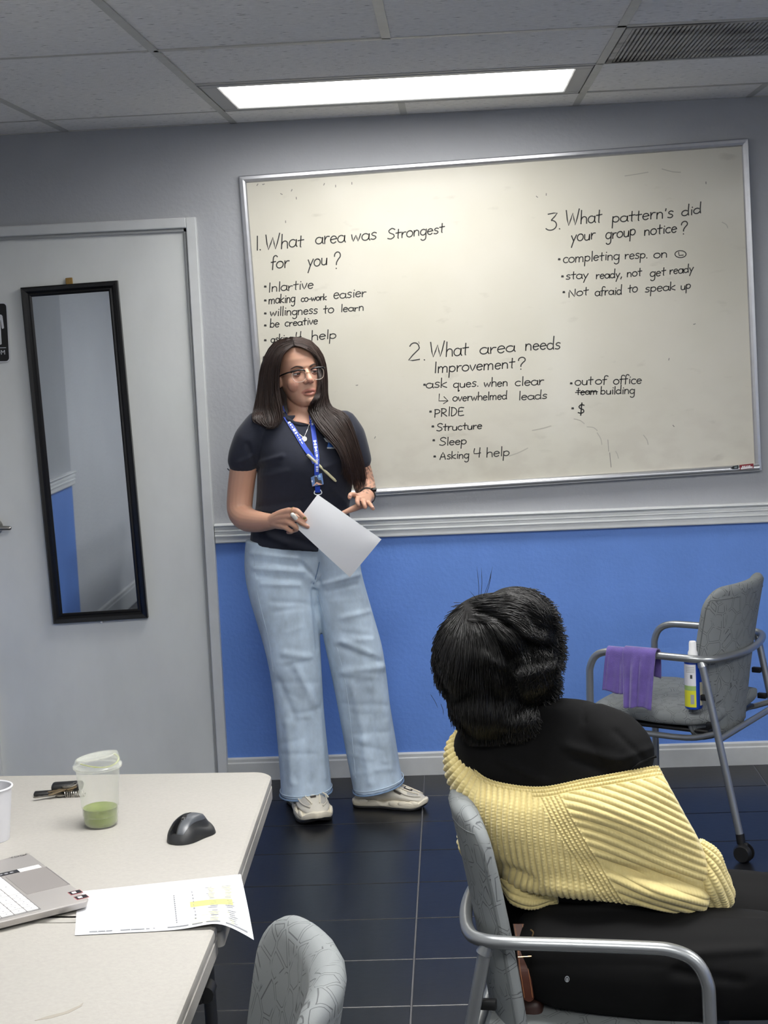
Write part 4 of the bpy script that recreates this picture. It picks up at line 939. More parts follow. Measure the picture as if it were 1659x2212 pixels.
def onpage(nm, u0, u1, v0, v1, m, lift=0.0008): mk(nm, sheet(u0, u1, v0, v1, lift, max(2, int((u1-u0)*40)+2), 3), m, pg, ang=None)
onpage('highlight', 0.665, 0.915, 0.40, 0.515, m_hi); onpage('highlight', 0.66, 0.80, 0.06, 0.17, m_hi2); onpage('highlight', 0.72, 0.88, 0.20, 0.27, m_hi2); onpage('highlight', 0.78, 0.92, 0.54, 0.78, m_hi2); onpage('highlight', 0.80, 0.90, 0.07, 0.14, m_hi2)
rs = np.random.default_rng(3)
for k in range(22):
    v = 0.08+0.033*k
    if 0.28 < v < 0.33 or 0.50 < v < 0.53: continue
    onpage('print_line', 0.775+rs.uniform(-.012, .012), 0.815+rs.uniform(-.012, .012), v, v+0.009, m_pt, 0.0011)
    onpage('print_line', 0.875+rs.uniform(-.012, .012), 0.918+rs.uniform(-.01, .01), v, v+0.009, m_pt, 0.0011)
for k in range(9): onpage('print_line', 0.682+rs.uniform(-.003, .003), 0.690+rs.uniform(-.002, .002), 0.14+0.07*k, 0.175+0.07*k, m_pt, 0.0011)
for k in range(14): onpage('print_line', 0.572, 0.580, 0.12+0.042*k, 0.146+0.042*k, m_pt, 0.0011)
for a_, b_2 in ((0.08, 0.125), (0.13, 0.17), (0.175, 0.21), (0.255, 0.31), (0.315, 0.39), (0.40, 0.42), (0.44, 0.45), (0.52, 0.64), (0.66, 0.72), (0.74, 0.82), (0.85, 0.97)):
    onpage('print_line', a_, b_2, 0.040, 0.062, m_pt, 0.0011)
# ------------------------------------------------------------------ laptop (its screen is out of the frame to the left)
LZ = TZ+0.0185; lp0 = atz(196, 1943, LZ); lp1 = atz(62, 1843, LZ)
e1 = (lp1-lp0); LW = np.linalg.norm(e1); e1 /= LW; e2 = np.array([-e1[1], e1[0], 0.0]); LD = 0.232
lt = thing('laptop', 'open silver laptop with white keys lying at the left edge of the table', 'laptop', (lp0[0], lp0[1], TZ))
def lpt(u, v, z=0.0): return lp0 + e1*u + e2*v + np.array([0, 0, z])
def lpx(px, py): d = atz(px, py, LZ)-lp0; return float(d@e1), float(d@e2)
def lprism(uv, z0, z1):
    P = [lpt(u, v) for u, v in uv]; return prism([(p[0], p[1]) for p in P], LZ+z0, LZ+z1)
m_lap = mat('silver laptop aluminium', (172, 168, 165), 0.4, 0.55); m_pad = mat('laptop touchpad', (156, 151, 148), 0.35, 0.4); m_key = mat('white key cap', (204, 203, 203), 0.5); m_kwell = mat('grey key well', (112, 110, 110), 0.6); m_stk = mat('black sticker', (30, 31, 36), 0.4); m_stw = mat('white sticker', (236, 236, 238), 0.4); m_leg_ = mat('key legend grey', (140, 140, 144), 0.6)
base_poly = roundpoly([(0, 0), (LW, 0), (LW, LD), (0, LD)], 0.012, 5)
A_ = np.array([lpt(u, v)[:2] for u, v in base_poly]); ctr_ = A_.mean(0)
def sc_ring(k, z): d = A_-ctr_; L_2 = np.linalg.norm(d, axis=1)[:, None]; return np.concatenate([ctr_ + d*(1-k/L_2), np.full((len(A_), 1), z)], 1)
mk('laptop_base', loftrings(np.array([sc_ring(0.016, TZ+0.0015), sc_ring(0.004, TZ+0.006), sc_ring(0.0005, LZ-0.004), sc_ring(0.0, LZ-0.002), sc_ring(0.001, LZ-0.0003), sc_ring(0.002, LZ)])), m_lap, lt, ang=35)
for u, v in ((0.03, 0.03), (LW-0.03, 0.03), (LW-0.03, LD-0.03), (0.03, LD-0.03)): mk('rubber_foot', tube([lpt(u, v, -0.0185), lpt(u, v, -0.0165)], 0.006, 12), m_black, lt)
tp = [lpx(97, 1874), lpx(153, 1912), lpx(57, 1931), lpx(9, 1892)]
us = [p[0] for p in tp]; vs = [p[1] for p in tp]; u0, u1 = (us[1]+us[2])/2, (us[0]+us[3])/2; va, vb = (vs[0]+vs[1])/2, (vs[2]+vs[3])/2
mk('touchpad', lprism(roundpoly([(u0, va), (u1, va), (u1, vb), (u0, vb)], 0.003, 3), 0.0, 0.0004), m_pad, lt, smooth=False)
mk('touchpad_slot', lprism([(u0, va-0.002), (u1, va-0.002), (u1, va-0.0005), (u0, va-0.0005)], 0.0, 0.0005), m_kwell, lt, smooth=False)
a_ = [lpx(94, 1870), lpx(60, 1876), lpx(2, 1886)]; su = a_[0][0]
mk('sticker', lprism([(u1+0.003, va+0.006), (u1+0.019, va+0.006), (u1+0.019, va+0.045), (u1+0.003, va+0.045)], 0.0, 0.0005), m_stw, lt, smooth=False)
stb = mk('sticker', lprism([(u1+0.003, va+0.0455), (u1+0.019, va+0.0455), (u1+0.019, va+0.118), (u1+0.003, va+0.118)], 0.0, 0.0005), m_stk, lt, smooth=False)
for k in range(6): mk('sticker_print', lprism([(u1+0.008, va+0.055+k*0.010), (u1+0.013, va+0.055+k*0.010), (u1+0.013, va+0.061+k*0.010), (u1+0.008, va+0.061+k*0.010)], 0.0005, 0.0006), m_leg_, stb, smooth=False)
m_rd = mat('red sticker edge', (176, 92, 96), 0.4)
for px_, py_ in ((163, 1928), (176, 1938)):
    cu, cv = lpx(px_, py_)
    s1_ = mk('sticker', lprism([(cu-0.0085, cv-0.011), (cu+0.0085, cv-0.011), (cu+0.0085, cv+0.011), (cu-0.0085, cv+0.011)], 0.0, 0.0004), m_rd, lt, smooth=False)
    mk('sticker_face', lprism([(cu-0.0075, cv-0.010), (cu+0.0075, cv-0.010), (cu+0.0075, cv+0.010), (cu-0.0075, cv+0.010)], 0.0004, 0.0006), m_stk, s1_, smooth=False)
    mk('sticker_print', lprism([(cu-0.004, cv-0.001), (cu+0.004, cv-0.001), (cu+0.004, cv+0.006), (cu-0.004, cv+0.006)], 0.0006, 0.0008), m_lab, s1_, smooth=False)
kv0 = lpx(80, 1955)[1]; kv0 = (kv0 + lpx(5, 1897)[1])/2
mk('key_well', lprism([(0.010, kv0), (LW-0.012, kv0), (LW-0.012, LD-0.018), (0.010, LD-0.018)], 0.0, 0.0003), m_kwell, lt, smooth=False)
pit = (LD-0.018-kv0-0.004)/6
for r in range(6):
    u = 0.013; spec_ = [1]*16
    if r == 0: spec_ = [1.15, 1, 1, 1, 1, 5.2, 1, 1, 1, 1, 1.2]
    if r == 1: spec_ = [1.15, 1, 1, 2.0, 1, 1, 1, 1, 1, 1, 1, 1, 1, 1.4]
    tot = sum(spec_); un = (LW-0.028)/tot
    for k, s in enumerate(spec_):
        p = [(u+0.0007, kv0+0.003+r*pit), (u+s*un-0.0007, kv0+0.003+r*pit), (u+s*un-0.0007, kv0+0.003+(r+1)*pit-0.0014), (u+0.0007, kv0+0.003+(r+1)*pit-0.0014)]
        kk = mk('key_cap', lprism(roundpoly(p, 0.0016, 2), 0.0003, 0.0014), m_key, lt, smooth=False)
        if r < 4 and k < 6:
            cu, cv = u+s*un*0.5, kv0+0.003+(r+0.45)*pit
            mk('key_legend', lprism([(cu-0.0018, cv-0.0015), (cu+0.0018, cv-0.0015), (cu+0.0018, cv+0.0012), (cu-0.0018, cv+0.0012)], 0.0014, 0.0015), m_leg_, kk, smooth=False)
        u += s*un
yv, yf = text('YOGA', 0.013, 0.0001); cu, cv = lpx(42, 1849)
mk('lettering', (np.array([lpt(cu, cv) + e2*(-q[0])*-1.0*-1 + e1*(q[1]) + np.array([0, 0, 0.0004]) for q in yv]), yf), m_pad if False else m_kwell, lt, smooth=False)
hinge = lpt(0, LD-0.004); scv = []
lidv, lidf = rbox((0, 0, 0), (LW, 0.006, 0.222), 0.003, 2)
an = math.radians(18); Rl = np.stack([e1, e2*math.cos(an)+np.array([0, 0, -1])*math.sin(an)*-0, np.array([0, 0, 1.0])], 1)
up_ = np.array([0, 0, 1])*math.cos(an) + e2*math.sin(an); nr_ = np.cross(e1, up_)
mk('laptop_screen', (lpt(LW/2, LD-0.004, 0.004) + up_*0.111 + lidv[:, :1]*e1 + lidv[:, 1:2]*nr_ + lidv[:, 2:]*up_, lidf), m_lap, lt)
# ================================================================== STANDING PERSON
def J(p): return at(p[0], p[1], p[2])
def Js(L): return np.array([J(p) for p in L])
def limb(pts, radii, n=20, k=10, rend=True):
    """tapering limb through joints given as (px, py, distance) with radii in metres"""
    P = Js(pts); m = (len(P)-1)*k+1
    S = spline(P, m); R = np.interp(np.linspace(0, len(P)-1, m), range(len(P)), radii)
    return tube(S, R, n, round_ends=rend)
def section(xl, yl, xr, yr, YL, YR, dr, fwd=0.0, n=40, e=2.2, back=1.0):
    L, Rr = at(xl, yl, YL), at(xr, yr, YR); c = (L+Rr)/2; a = (Rr-L)/2
    b = np.cross([0, 0, 1.0], a); b /= np.linalg.norm(b); b *= -1        # towards the viewer side
    t = np.linspace(0, 2*math.pi, n, endpoint=False); ct, st = np.cos(t), np.sin(t)
    x = np.sign(ct)*np.abs(ct)**(2/e); y = np.sign(st)*np.abs(st)**(2/e)
    d = np.where(y > 0, dr+fwd, dr*back)
    return c + x[:, None]*a + (y*d)[:, None]*b
def densify(rings, k):
    A = np.array(rings); m = (len(A)-1)*k+1
    return np.stack([spline(A[:, j], m) for j in range(A.shape[1])], 1)
WY = -0.40
person = thing('person', 'standing woman in navy t-shirt and pale wide-leg jeans holding a white sheet', 'person', (at(700, 1700, -0.42)[0], -0.42, 0))
m_skin = attr_mat('skin', 0.46, Subsurface_Weight=0.12, Subsurface_Scale=0.01)
m_navy = mat('navy cotton jersey', (27, 31, 46), 0.85, noise=(60, 0.10), bump=(700, 0.25, 0.0006), Sheen_Weight=0.15)
m_denim = mat('pale washed denim', (186, 203, 219), 0.85, noise=(11, 0.24, (1, 1, 0.6)), bump=(900, 0.35, 0.0007))
m_hem = mat('hem stitching', (186, 202, 216), 0.85); m_hem2 = mat('darker hem denim', (122, 146, 176), 0.85)  # hem edges and fly seam get the darker blue
SK = np.array(lin((200, 154, 130))); 
def paint(v, base): return np.tile(np.asarray(base, float), (len(v), 1))
def mixc(c, w_, col): w_ = np.clip(w_, 0, 1)[:, None]; return c*(1-w_) + np.array(lin(col))*w_
# ---- head in its own frame: x to the viewer's right, -y forwards, z up from the chin
HR = rot('Y', math.radians(-5))@rot('Z', math.radians(25))@rot('X', math.radians(-2))
HS = 0.97
Pb = at(663.5, 803, WY-0.085); HO = Pb - HR@(np.array([0, -0.090, 0.112])*HS)
def hw(p): return np.asarray(p, float)*HS@HR.T + HO
zt_ = np.array([-0.004, 0.004, .012, .024, .04, .06, .08, .10, .12, .14, .16, .18, .20, .213, .221, .225])
wd_ = np.array([.026, .037, .044, .051, .0570, .0625, .0675, .0700, .0715, .073, .0735, .071, .061, .045, .027, .006])
yf_ = np.array([.072, .080, .084, .0845, .0845, .0855, .0865, .0855, .0840, .0865, .0865, .080, .064, .043, .025, .004])
yb_ = np.array([.000, -.012, -.022, -.034, -.050, -.066, -.080, -.088, -.094, -.098, -.098, -.093, -.078, -.058, -.036, -.008])
zz = np.linspace(zt_[0], zt_[-1], 58); rings = []
for z in zz:
    wv, yf, yb = np.interp(z, zt_, wd_), np.interp(z, zt_, yf_), np.interp(z, zt_, yb_)
    a = np.linspace(0, 2*math.pi, 72, endpoint=False); e = 2.15
    x = np.sign(np.cos(a))*np.abs(np.cos(a))**(2/e)*wv; s = np.sign(np.sin(a))*np.abs(np.sin(a))**(2/e)
    y = -(yf+yb)/2 - s*(yf-yb)/2
    front = np.clip(s, 0, 1)**0.7
    for sx in (-1, 1): y = y + front*0.011*np.exp(-((x-sx*0.031)/0.0165)**2-((z-0.112)/0.0125)**2)      # eye sockets
    y = y - front*0.003*np.exp(-((z-0.131)/0.008)**2)*np.exp(-(x/0.05)**4)
    y = y + front*0.003*np.exp(-((z-0.030)/0.008)**2-(x/0.02)**2)
    rings.append(np.stack([x, y, np.full_like(x, z)], -1))
hp = [loftrings(np.array(rings))]
hp.append(tube(spline([(0, -0.078, 0.122), (0, -0.0885, 0.108), (0, -0.0985, 0.092), (0, -0.1035, 0.083)], 14), np.linspace(0.0078, 0.0118, 14), 14, round_ends=True))
hp.append(sphere((0, -0.1035, 0.0815), (0.0118, 0.0112, 0.0100)))
for s in (-1, 1):
    hp.append(sphere((s*0.0115, -0.0935, 0.0785), (0.0082, 0.0105, 0.0080)))
    hp.append(sphere((s*0.038, -0.052, 0.076), (0.027, 0.0255, 0.030)))
    hp.append(sphere((s*0.0735, 0.004, 0.100), (0.008, 0.018, 0.031)))
upl = [(-0.023, -0.0755, 0.0430), (-0.012, -0.0858, 0.0475), (0, -0.0888, 0.0482), (0.012, -0.0858, 0.0475), (0.023, -0.0755, 0.0430)]
lol = [(-0.019, -0.0765, 0.0380), (-0.010, -0.0852, 0.0345), (0, -0.0872, 0.0335), (0.010, -0.0852, 0.0345), (0.019, -0.0765, 0.0380)]
hp.append(tube(spline(upl, 20), [0.0028]+[0.0042]*18+[0.0028], 12, round_ends=True)); hp.append(tube(spline(lol, 20), [0.003]+[0.0050]*18+[0.003], 12, round_ends=True))
hp.append(sphere((0, -0.0745, 0.014), (0.0185, 0.0155, 0.016)))
head = [(hw(v), f) for v, f in hp]
# ---- neck, chest, arms, legs under the clothes
neck0 = hw((0, 0.022, 0.05)); neck1 = at(656, 893, WY-0.01); neck2 = at(651, 920, WY-.020)
neck = tube(spline([neck0, (neck0+neck1)/2*1.0, neck1, neck2], 20), np.interp(np.linspace(0, 1, 20), [0, .3, .7, 1], [.050, .050, .054, .072]), 28)
def torso_rings(sh=0.0, n=40):
    T_ = [(541, 1176, 776, 1190, .112, .0), (542, 1158, 773, 1166, .112, .0), (547, 1130, 762, 1140, .108, .0), (553, 1102, 752, 1108, .104, .004), (556, 1070, 754, 1072, .106, .010), (557, 1040, 758, 1040, .112, .022),
          (557, 1008, 762, 1008, .114, .034), (553, 978, 764, 975, .112, .028), (548, 950, 766, 945, .104, .012), (546, 930, 764, 920, .090, .004), (556, 913, 752, 902, .072, .0), (582, 901, 730, 890, .060, .0), (604, 897, 706, 888, .046, .0), (622, 906, 690, 899, .040, 0)]
    return [section(a+sh, b, c-sh, d, WY-0.055, WY+0.055, dr-sh*0.0016, fw, n, 2.3) for a, b, c, d, dr, fw in T_]
chest = loftrings(densify(torso_rings(13), 3))
armR = limb([(558, 940, -.455), (541, 965, -.452), (527, 1010, -.445), (519, 1070, -.44), (519, 1105, -.452), (534, 1122, -.49), (560, 1127, -.545), (588, 1127, -.60)], [.036, .045, .047, .045, .0435, .0415, .035, .0255])
armL = limb([(738, 938, -.345), (755, 960, -.34), (772, 1000, -.33), (785, 1040, -.325), (789, 1056, -.345), (790, 1063, -.39), (792, 1069, -.44), (793, 1073, -.49)], [.034, .041, .042, .0385, .037, .034, .029, .0245])
def finger(pts, r0, r1): return limb(pts, np.linspace(r0, r1, len(pts)), 12, 6)
wR = (588, 1127, -.60)
handR = [limb([wR, (606, 1113, -.635), (624, 1104, -.667)], [.0245, .0185, .0125], 14, 6), limb([wR, (608, 1118, -.64), (627, 1115, -.672)], [.024, .019, .0125], 14, 6),
         limb([wR, (606, 1126, -.637), (621, 1127, -.668)], [.0235, .019, .012], 14, 6), limb([wR, (600, 1132, -.63), (611, 1137, -.655)], [.022, .017, .011], 14, 6),
         finger([(624, 1104, -.667), (640, 1103, -.688), (651, 1112, -.697), (660, 1122, -.695)], .0108, .0068), finger([(627, 1115, -.672), (642, 1122, -.692), (654, 1131, -.698), (665, 1138, -.695)], .0108, .0068),
         finger([(621, 1127, -.668), (635, 1135, -.687), (641, 1143, -.678), (633, 1147, -.662)], .0102, .0068), finger([(611, 1137, -.655), (622, 1143, -.671), (629, 1149, -.664), (622, 1150, -.650)], .0092, .006),
         limb([(594, 1118, -.61), (612, 1111, -.632), (630, 1112, -.652), (646, 1118, -.668)], [.018, .0125, .0102, .0075], 12, 6)]
wL = (793, 1073, -.49)
handL = [limb([wL, (782, 1073, -.522), (772, 1073, -.550)], [.024, .0175, .0118], 14, 6), limb([wL, (785, 1077, -.525), (778, 1079, -.557)], [.024, .018, .0118], 14, 6), limb([wL, (789, 1079, -.522), (786, 1083, -.552)], [.0235, .018, .0115], 14, 6), limb([wL, (793, 1080, -.518), (794, 1086, -.542)], [.022, .016, .0105], 14, 6),
         sphere(J((783, 1090, -.520)), (0.022, 0.024, 0.015)),
         finger([(772, 1073, -.550), (763, 1068, -.582), (757, 1069, -.603), (755, 1075, -.616)], .0100, .0068), finger([(778, 1079, -.557), (773, 1078, -.592), (772, 1084, -.612), (774, 1090, -.618)], .0100, .0068),
         finger([(786, 1083, -.552), (785, 1084, -.588), (787, 1090, -.606), (789, 1096, -.610)], .0098, .0066), finger([(794, 1086, -.542), (798, 1088, -.572), (802, 1093, -.588), (806, 1099, -.594)], .0088, .006),
         limb([(790, 1084, -.505), (774, 1094, -.535), (758, 1101, -.552), (741, 1108, -.562)], [.018, .0125, .0102, .0072], 12, 6)]
legR = limb([(612, 1215, -.41), (622, 1330, -.43), (645, 1440, -.43), (655, 1600, -.40), (660, 1725, -.40)], [.082, .078, .055, .044, .030]); legL = limb([(720, 1215, -.39), (745, 1330, -.41), (778, 1440, -.41), (800, 1600, -.375), (805, 1700, -.375)], [.082, .076, .055, .044, .030])
hip = loftrings(np.array([section(555, 1172, 762, 1185, WY-.05, WY+.05, .085), section(552, 1215, 758, 1220, WY-.05, WY+.05, .085)]))
bv, bf = remesh(head+[neck, chest, armR, armL, legR, legL, hip]+handR+handL, 0.0023, 3, 0.5)
# pigment, plus the shade of nostrils and mouth gap painted in
col = paint(bv, SK); L_ = (bv-HO)@HR/HS; near = (np.abs(L_[:, 0]) < .08) & (L_[:, 2] > -.02) & (L_[:, 2] < .24) & (np.abs(L_[:, 1]) < .13)
def dpoly(P, Q):
    d = np.full(len(P), 1e9)
    for a, b in zip(Q[:-1], Q[1:]):
        ab = b-a; t = np.clip(((P-a)@ab)/(ab@ab), 0, 1); d = np.minimum(d, np.linalg.norm(P-a-t[:, None]*ab, axis=1))
    return d
idx = np.where(near)[0]; P_ = L_[idx]; c_ = col[idx]
rough_ = 0.5+0.5*np.sin(P_[:, 0]*310+1.0)*np.sin(P_[:, 2]*270)
for s in (-1, 1): c_ = mixc(c_, 0.28*np.exp(-((P_[:, 0]-s*.044)/.02)**2-((P_[:, 2]-.072)/.02)**2)*(P_[:, 1] < -.02), (196, 118, 104))
c_ = mixc(c_, 0.28*np.exp(-(P_[:, 0]/.013)**2-((P_[:, 2]-.079)/.010)**2)*(P_[:, 1] < -.08), (200, 118, 106))
for s in (-1, 1): c_ = mixc(c_, 0.30*np.exp(-((P_[:, 0]-s*.031)/.018)**2-((P_[:, 2]-.100)/.006)**2)*(P_[:, 1] < -.05), (150, 104, 92))
du, dl_ = dpoly(P_, spline(upl, 20)), dpoly(P_, spline(lol, 20))
c_ = mixc(c_, (1-np.clip((np.minimum(du, dl_)-.0046)/.0018, 0, 1))*0.6, (172, 96, 90))
c_ = mixc(c_, np.exp(-((P_[:, 2]-(.0412-2.0*P_[:, 0]**2))/.0015)**2)*(np.abs(P_[:, 0]) < .019)*(P_[:, 1] < -.072)*0.9, (74, 34, 34))  # dark of the gap between the lips, drawn into the skin colour
for s in (-1, 1): c_ = mixc(c_, np.exp(-((P_[:, 0]-s*.0065)/.0032)**2-((P_[:, 2]-.0735)/.0022)**2)*(P_[:, 1] < -.09)*0.75, (92, 52, 46))  # nostril shade painted on the skin, no openings modelled
col[idx] = c_
px_b = topx(bv)
# tattoo ink on the forearm at the right, nails
arm = (px_b[:, 0] > 760) & (px_b[:, 1] > 990) & (px_b[:, 1] < 1066)
g_ = np.sin(px_b[:, 0]*0.55+np.sin(px_b[:, 1]*0.21)*2.1)*np.sin(px_b[:, 1]*0.36+1.2*np.sin(px_b[:, 0]*0.2))
col[arm] = mixc(col[arm], np.clip((g_[arm]-0.15)*2.2, 0, 0.5), (96, 84, 80))
body = mk('body', (bv, bf), m_skin, person, ang=None); setcol(body, col)
# eyes, lids, lashes, brows
m_scl = mat('eye white', (226, 220, 214), 0.25); m_iris = mat('brown iris', (66, 42, 30), 0.2); m_lash = mat('dark lash', (24, 18, 17), 0.6); m_brow = mat('dark brown brow', (58, 41, 35), 0.75)
m_lid = mat('eyelid skin', (158, 112, 94), 0.5)
def hmk(nm, vf, m, par=body, **k): return mk(nm, (hw(vf[0]), vf[1]), m, par, **k)
def cap_patch(c, r, az0, az1, el0, el1, n=18, m=8):
    A = np.radians(np.linspace(az0, az1, n)); E = np.radians(np.linspace(el0, el1, m)); v = []
    for e in E:
        for a in A: v.append((c[0]+r*math.sin(a)*math.cos(e), c[1]-r*math.cos(a)*math.cos(e), c[2]+r*math.sin(e)))
    return np.array(v), [(i*n+j, i*n+j+1, (i+1)*n+j+1, (i+1)*n+j) for i in range(m-1) for j in range(n-1)]
for s in (-1, 1):
    ec = np.array([s*0.0305, -0.0680, 0.1105]); er = 0.0128
    eye = hmk('eye', sphere(ec, er, 24, 16), m_scl)
    g = np.array([0.22, -0.95, -0.14]); g /= np.linalg.norm(g)
    ax = np.cross(g, [0, 0, 1.0]); ax /= np.linalg.norm(ax); ay = np.cross(ax, g)
    t = np.linspace(0, 2*math.pi, 24, endpoint=False)
    iv = ec + g*er*0.83 + 0.0074*(np.cos(t)[:, None]*ax+np.sin(t)[:, None]*ay); iv2 = ec + g*er*1.03 + 0.0001*(np.cos(t)[:, None]*ax+np.sin(t)[:, None]*ay)
    ivm = ec + g*er*1.015 + 0.0030*(np.cos(t)[:, None]*ax+np.sin(t)[:, None]*ay)
    hmk('iris', loftrings(np.array([iv, ivm, iv2])), m_iris, eye)
    hmk('eyelid', cap_patch(ec, er+0.0011, -85, 85, 6, 88), m_lid); hmk('eyelid', cap_patch(ec, er+0.0009, -85, 85, -88, -19), m_lid)
    hmk('eyelashes', tube(np.array([(ec[0]+(er+.0016)*math.sin(a)*math.cos(.1), ec[1]-(er+.0016)*math.cos(a)*math.cos(.1), ec[2]+(er+.0012)*math.sin(.10)) for a in np.radians(np.linspace(-70, 70, 18))]), np.concatenate([np.linspace(.0008, .0017, 9), np.linspace(.0017, .0008, 9)]), 6), m_lash)
    bp2 = spline([(s*0.013, -0.0875, 0.1275), (s*0.024, -0.0880, 0.1330), (s*0.037, -0.0815, 0.1350), (s*0.050, -0.0665, 0.1290)], 20)
    hmk('eyebrow', tube(bp2, [.0022]+list(np.linspace(.0034, .0014, 19)), 8, flat=0.6), m_brow)
# ---------------------------------------------------------------- glasses
m_gblk = mat('glossy black acetate', (18, 17, 18), 0.25); m_gclr = clear_plastic('clear acetate', lin((222, 205, 190)), 0.35); m_gold = mat('gold wire', (206, 170, 120), 0.3, 0.9)
m_lens_g = clear_plastic('spectacle lens', lin((240, 240, 240)), 0.01, 0.12)
gl = thing('eyeglasses', 'browline eyeglasses with black top bars on the standing woman', 'glasses', hw((0, -0.1, 0.11)))
def gmk(nm, vf, m, **k): return mk(nm, (hw(np.asarray(vf[0])-np.array([0, 0, .0065])), vf[1]), m, gl, **k)
def lens_outline(s, n=40):
    t = np.linspace(0, 2*math.pi, n, endpoint=False); x = 0.0245*np.sign(np.cos(t))*np.abs(np.cos(t))**0.72; z = 0.0195*np.sign(np.sin(t))*np.abs(np.sin(t))**0.78
    x = x*(1+0.10*(z/0.0195)); return np.stack([s*0.0335+x, -0.0975+0.10*(np.abs(s*0.0335+x)-0.0335)*0.9+0*z, 0.1065+z], -1)
for s in (-1, 1):
    o_ = lens_outline(s)
    gmk('lens', (o_, [tuple(range(len(o_)))]), m_lens_g, smooth=False)
    gmk('rim', tube(o_, 0.0011, 8, closed=True), m_gclr)
    top = [(s*0.010, -0.0995, 0.1215), (s*0.018, -0.1000, 0.1265), (s*0.034, -0.0990, 0.1280), (s*0.050, -0.0955, 0.1265), (s*0.0605, -0.0915, 0.1250)]
    gmk('brow_bar', tube(spline(top, 20), np.interp(np.linspace(0, 1, 20), [0, .5, 1], [.0022, .0031, .0042]), 8), m_gblk)
    gmk('temple', tube(spline([(s*0.0605, -0.0915, 0.1250), (s*0.0690, -0.078, 0.1240), (s*0.0755, -0.03, 0.1190), (s*0.0770, 0.012, 0.112)], 16), 0.0027, 8), m_gblk)
gmk('bridge', tube(spline([(-0.0105, -0.0990, 0.1130), (0, -0.1020, 0.1165), (0.0105, -0.0990, 0.1130)], 10), 0.0011, 8), m_gold)
# ---------------------------------------------------------------- t-shirt
slR = limb([(560, 922, -.455), (543, 950, -.455), (531, 978, -.452), (526, 994, -.45)], [.054, .060, .057, .0545], 28, 8, True); slL = limb([(742, 918, -.345), (755, 942, -.342), (765, 968, -.338), (773, 992, -.334)], [.051, .055, .051, .0475], 28, 8, True)
sv, sf = remesh([loftrings(densify(torso_rings(0), 3)), slR, slL], 0.0048, 5)
def wrinkle(v, f, lines):
    """push cloth along its normals in soft folds; each fold = (x0, y0, x1, y1, half width, height) measured on the viewer's side"""
    n = vnormals(v, f); p = topx(v); facing = np.clip(-(n@CF)*2, 0, 1)
    for x0, y0, x1, y1, hw_, ht in lines:
        a, b = np.array([x0, y0]), np.array([x1, y1]); ab = b-a; t = ((p-a)@ab)/(ab@ab)
        q = p-a-np.clip(t, 0, 1)[:, None]*ab; d = np.linalg.norm(q, axis=1)
        v = v + n*(ht*np.exp(-(d/hw_)**2)*facing)[:, None]
    return v
sv = wrinkle(sv, sf, [(556, 1000, 610, 985, 5, .005), (560, 1012, 600, 1006, 5, -.004), (566, 1030, 620, 1018, 6, .004), (700, 1010, 752, 990, 6, .004), (556, 1105, 640, 1100, 6, .006), (560, 1092, 650, 1082, 6, -.004), (570, 1120, 660, 1118, 7, -.005), (720, 1060, 752, 1095, 6, .005),
                       (560, 1150, 620, 1175, 7, .005), (600, 1150, 690, 1185, 8, -.005), (700, 1090, 745, 1110, 6, .005), (535, 960, 552, 1000, 5, -.004), (515, 1000, 545, 985, 5, .004)])
shirt = mk('t_shirt', (sv, sf), m_navy, person, ang=None)
TBS = bvh(merge((sv, [tuple(q) for q in sf]), (bv, [tuple(q) for q in bf])))
cfr = [drape(TBS, x, y, -.001, -.44) for x, y in ((612, 893), (620, 904), (634, 913), (648, 917.5), (662, 917), (676, 911), (688, 899))]
colr = spline(cfr+[at(695, 884, -.385), at(680, 868, -.345), at(650, 866, -.335), at(620, 876, -.365), at(609, 884, -.41)], 70, True)
mk('collar', tube(colr, 0.0068, 10, closed=True), m_navy, shirt)
for q, r in (([(491, 1012), (500, 1018), (525, 1021), (548, 1019), (557, 1015)], 0.0018),):
    tr = bvh((sv, sf)); mk('sleeve_hem', tube(spline([drape(tr, x, y, 0.0005, -.45) for x, y in q], 20), r, 6), m_navy, shirt)
TS = bvh((sv, sf))
# printed emblem on the chest (partly under the hair)
m_pw = mat('white shirt print', (222, 226, 232), 0.6); m_pbl = mat('blue shirt print', (66, 116, 206), 0.6)
def dpatch(nm, pts, m, off, par, tree=None):
    P = [drape(tree or TS, x, y, off) for x, y in pts]; c = np.mean(P, 0); return mk(nm, (np.array([c]+P), [(0, i+1, (i+1) % len(P)+1) for i in range(len(P))]), m, par, smooth=False)
emb = dpatch('shirt_emblem', [(699, 946), (703, 946), (708, 951), (716, 953), (724, 959), (727, 964), (720, 961), (712, 957), (704, 954)], m_pw, 0.0012, shirt)
dpatch('emblem_triangle', [(709, 956), (713, 956), (723, 963), (728, 966), (707, 966)], m_pbl, 0.0012, shirt); dpatch('emblem_band', [(706.5, 966), (731, 966.5), (731, 969.5), (706.5, 969)], m_pw, 0.0013, shirt)
dpatch('emblem_figure', [(704, 942), (708, 944), (711, 948), (706, 949)], m_brow, 0.0013, shirt)
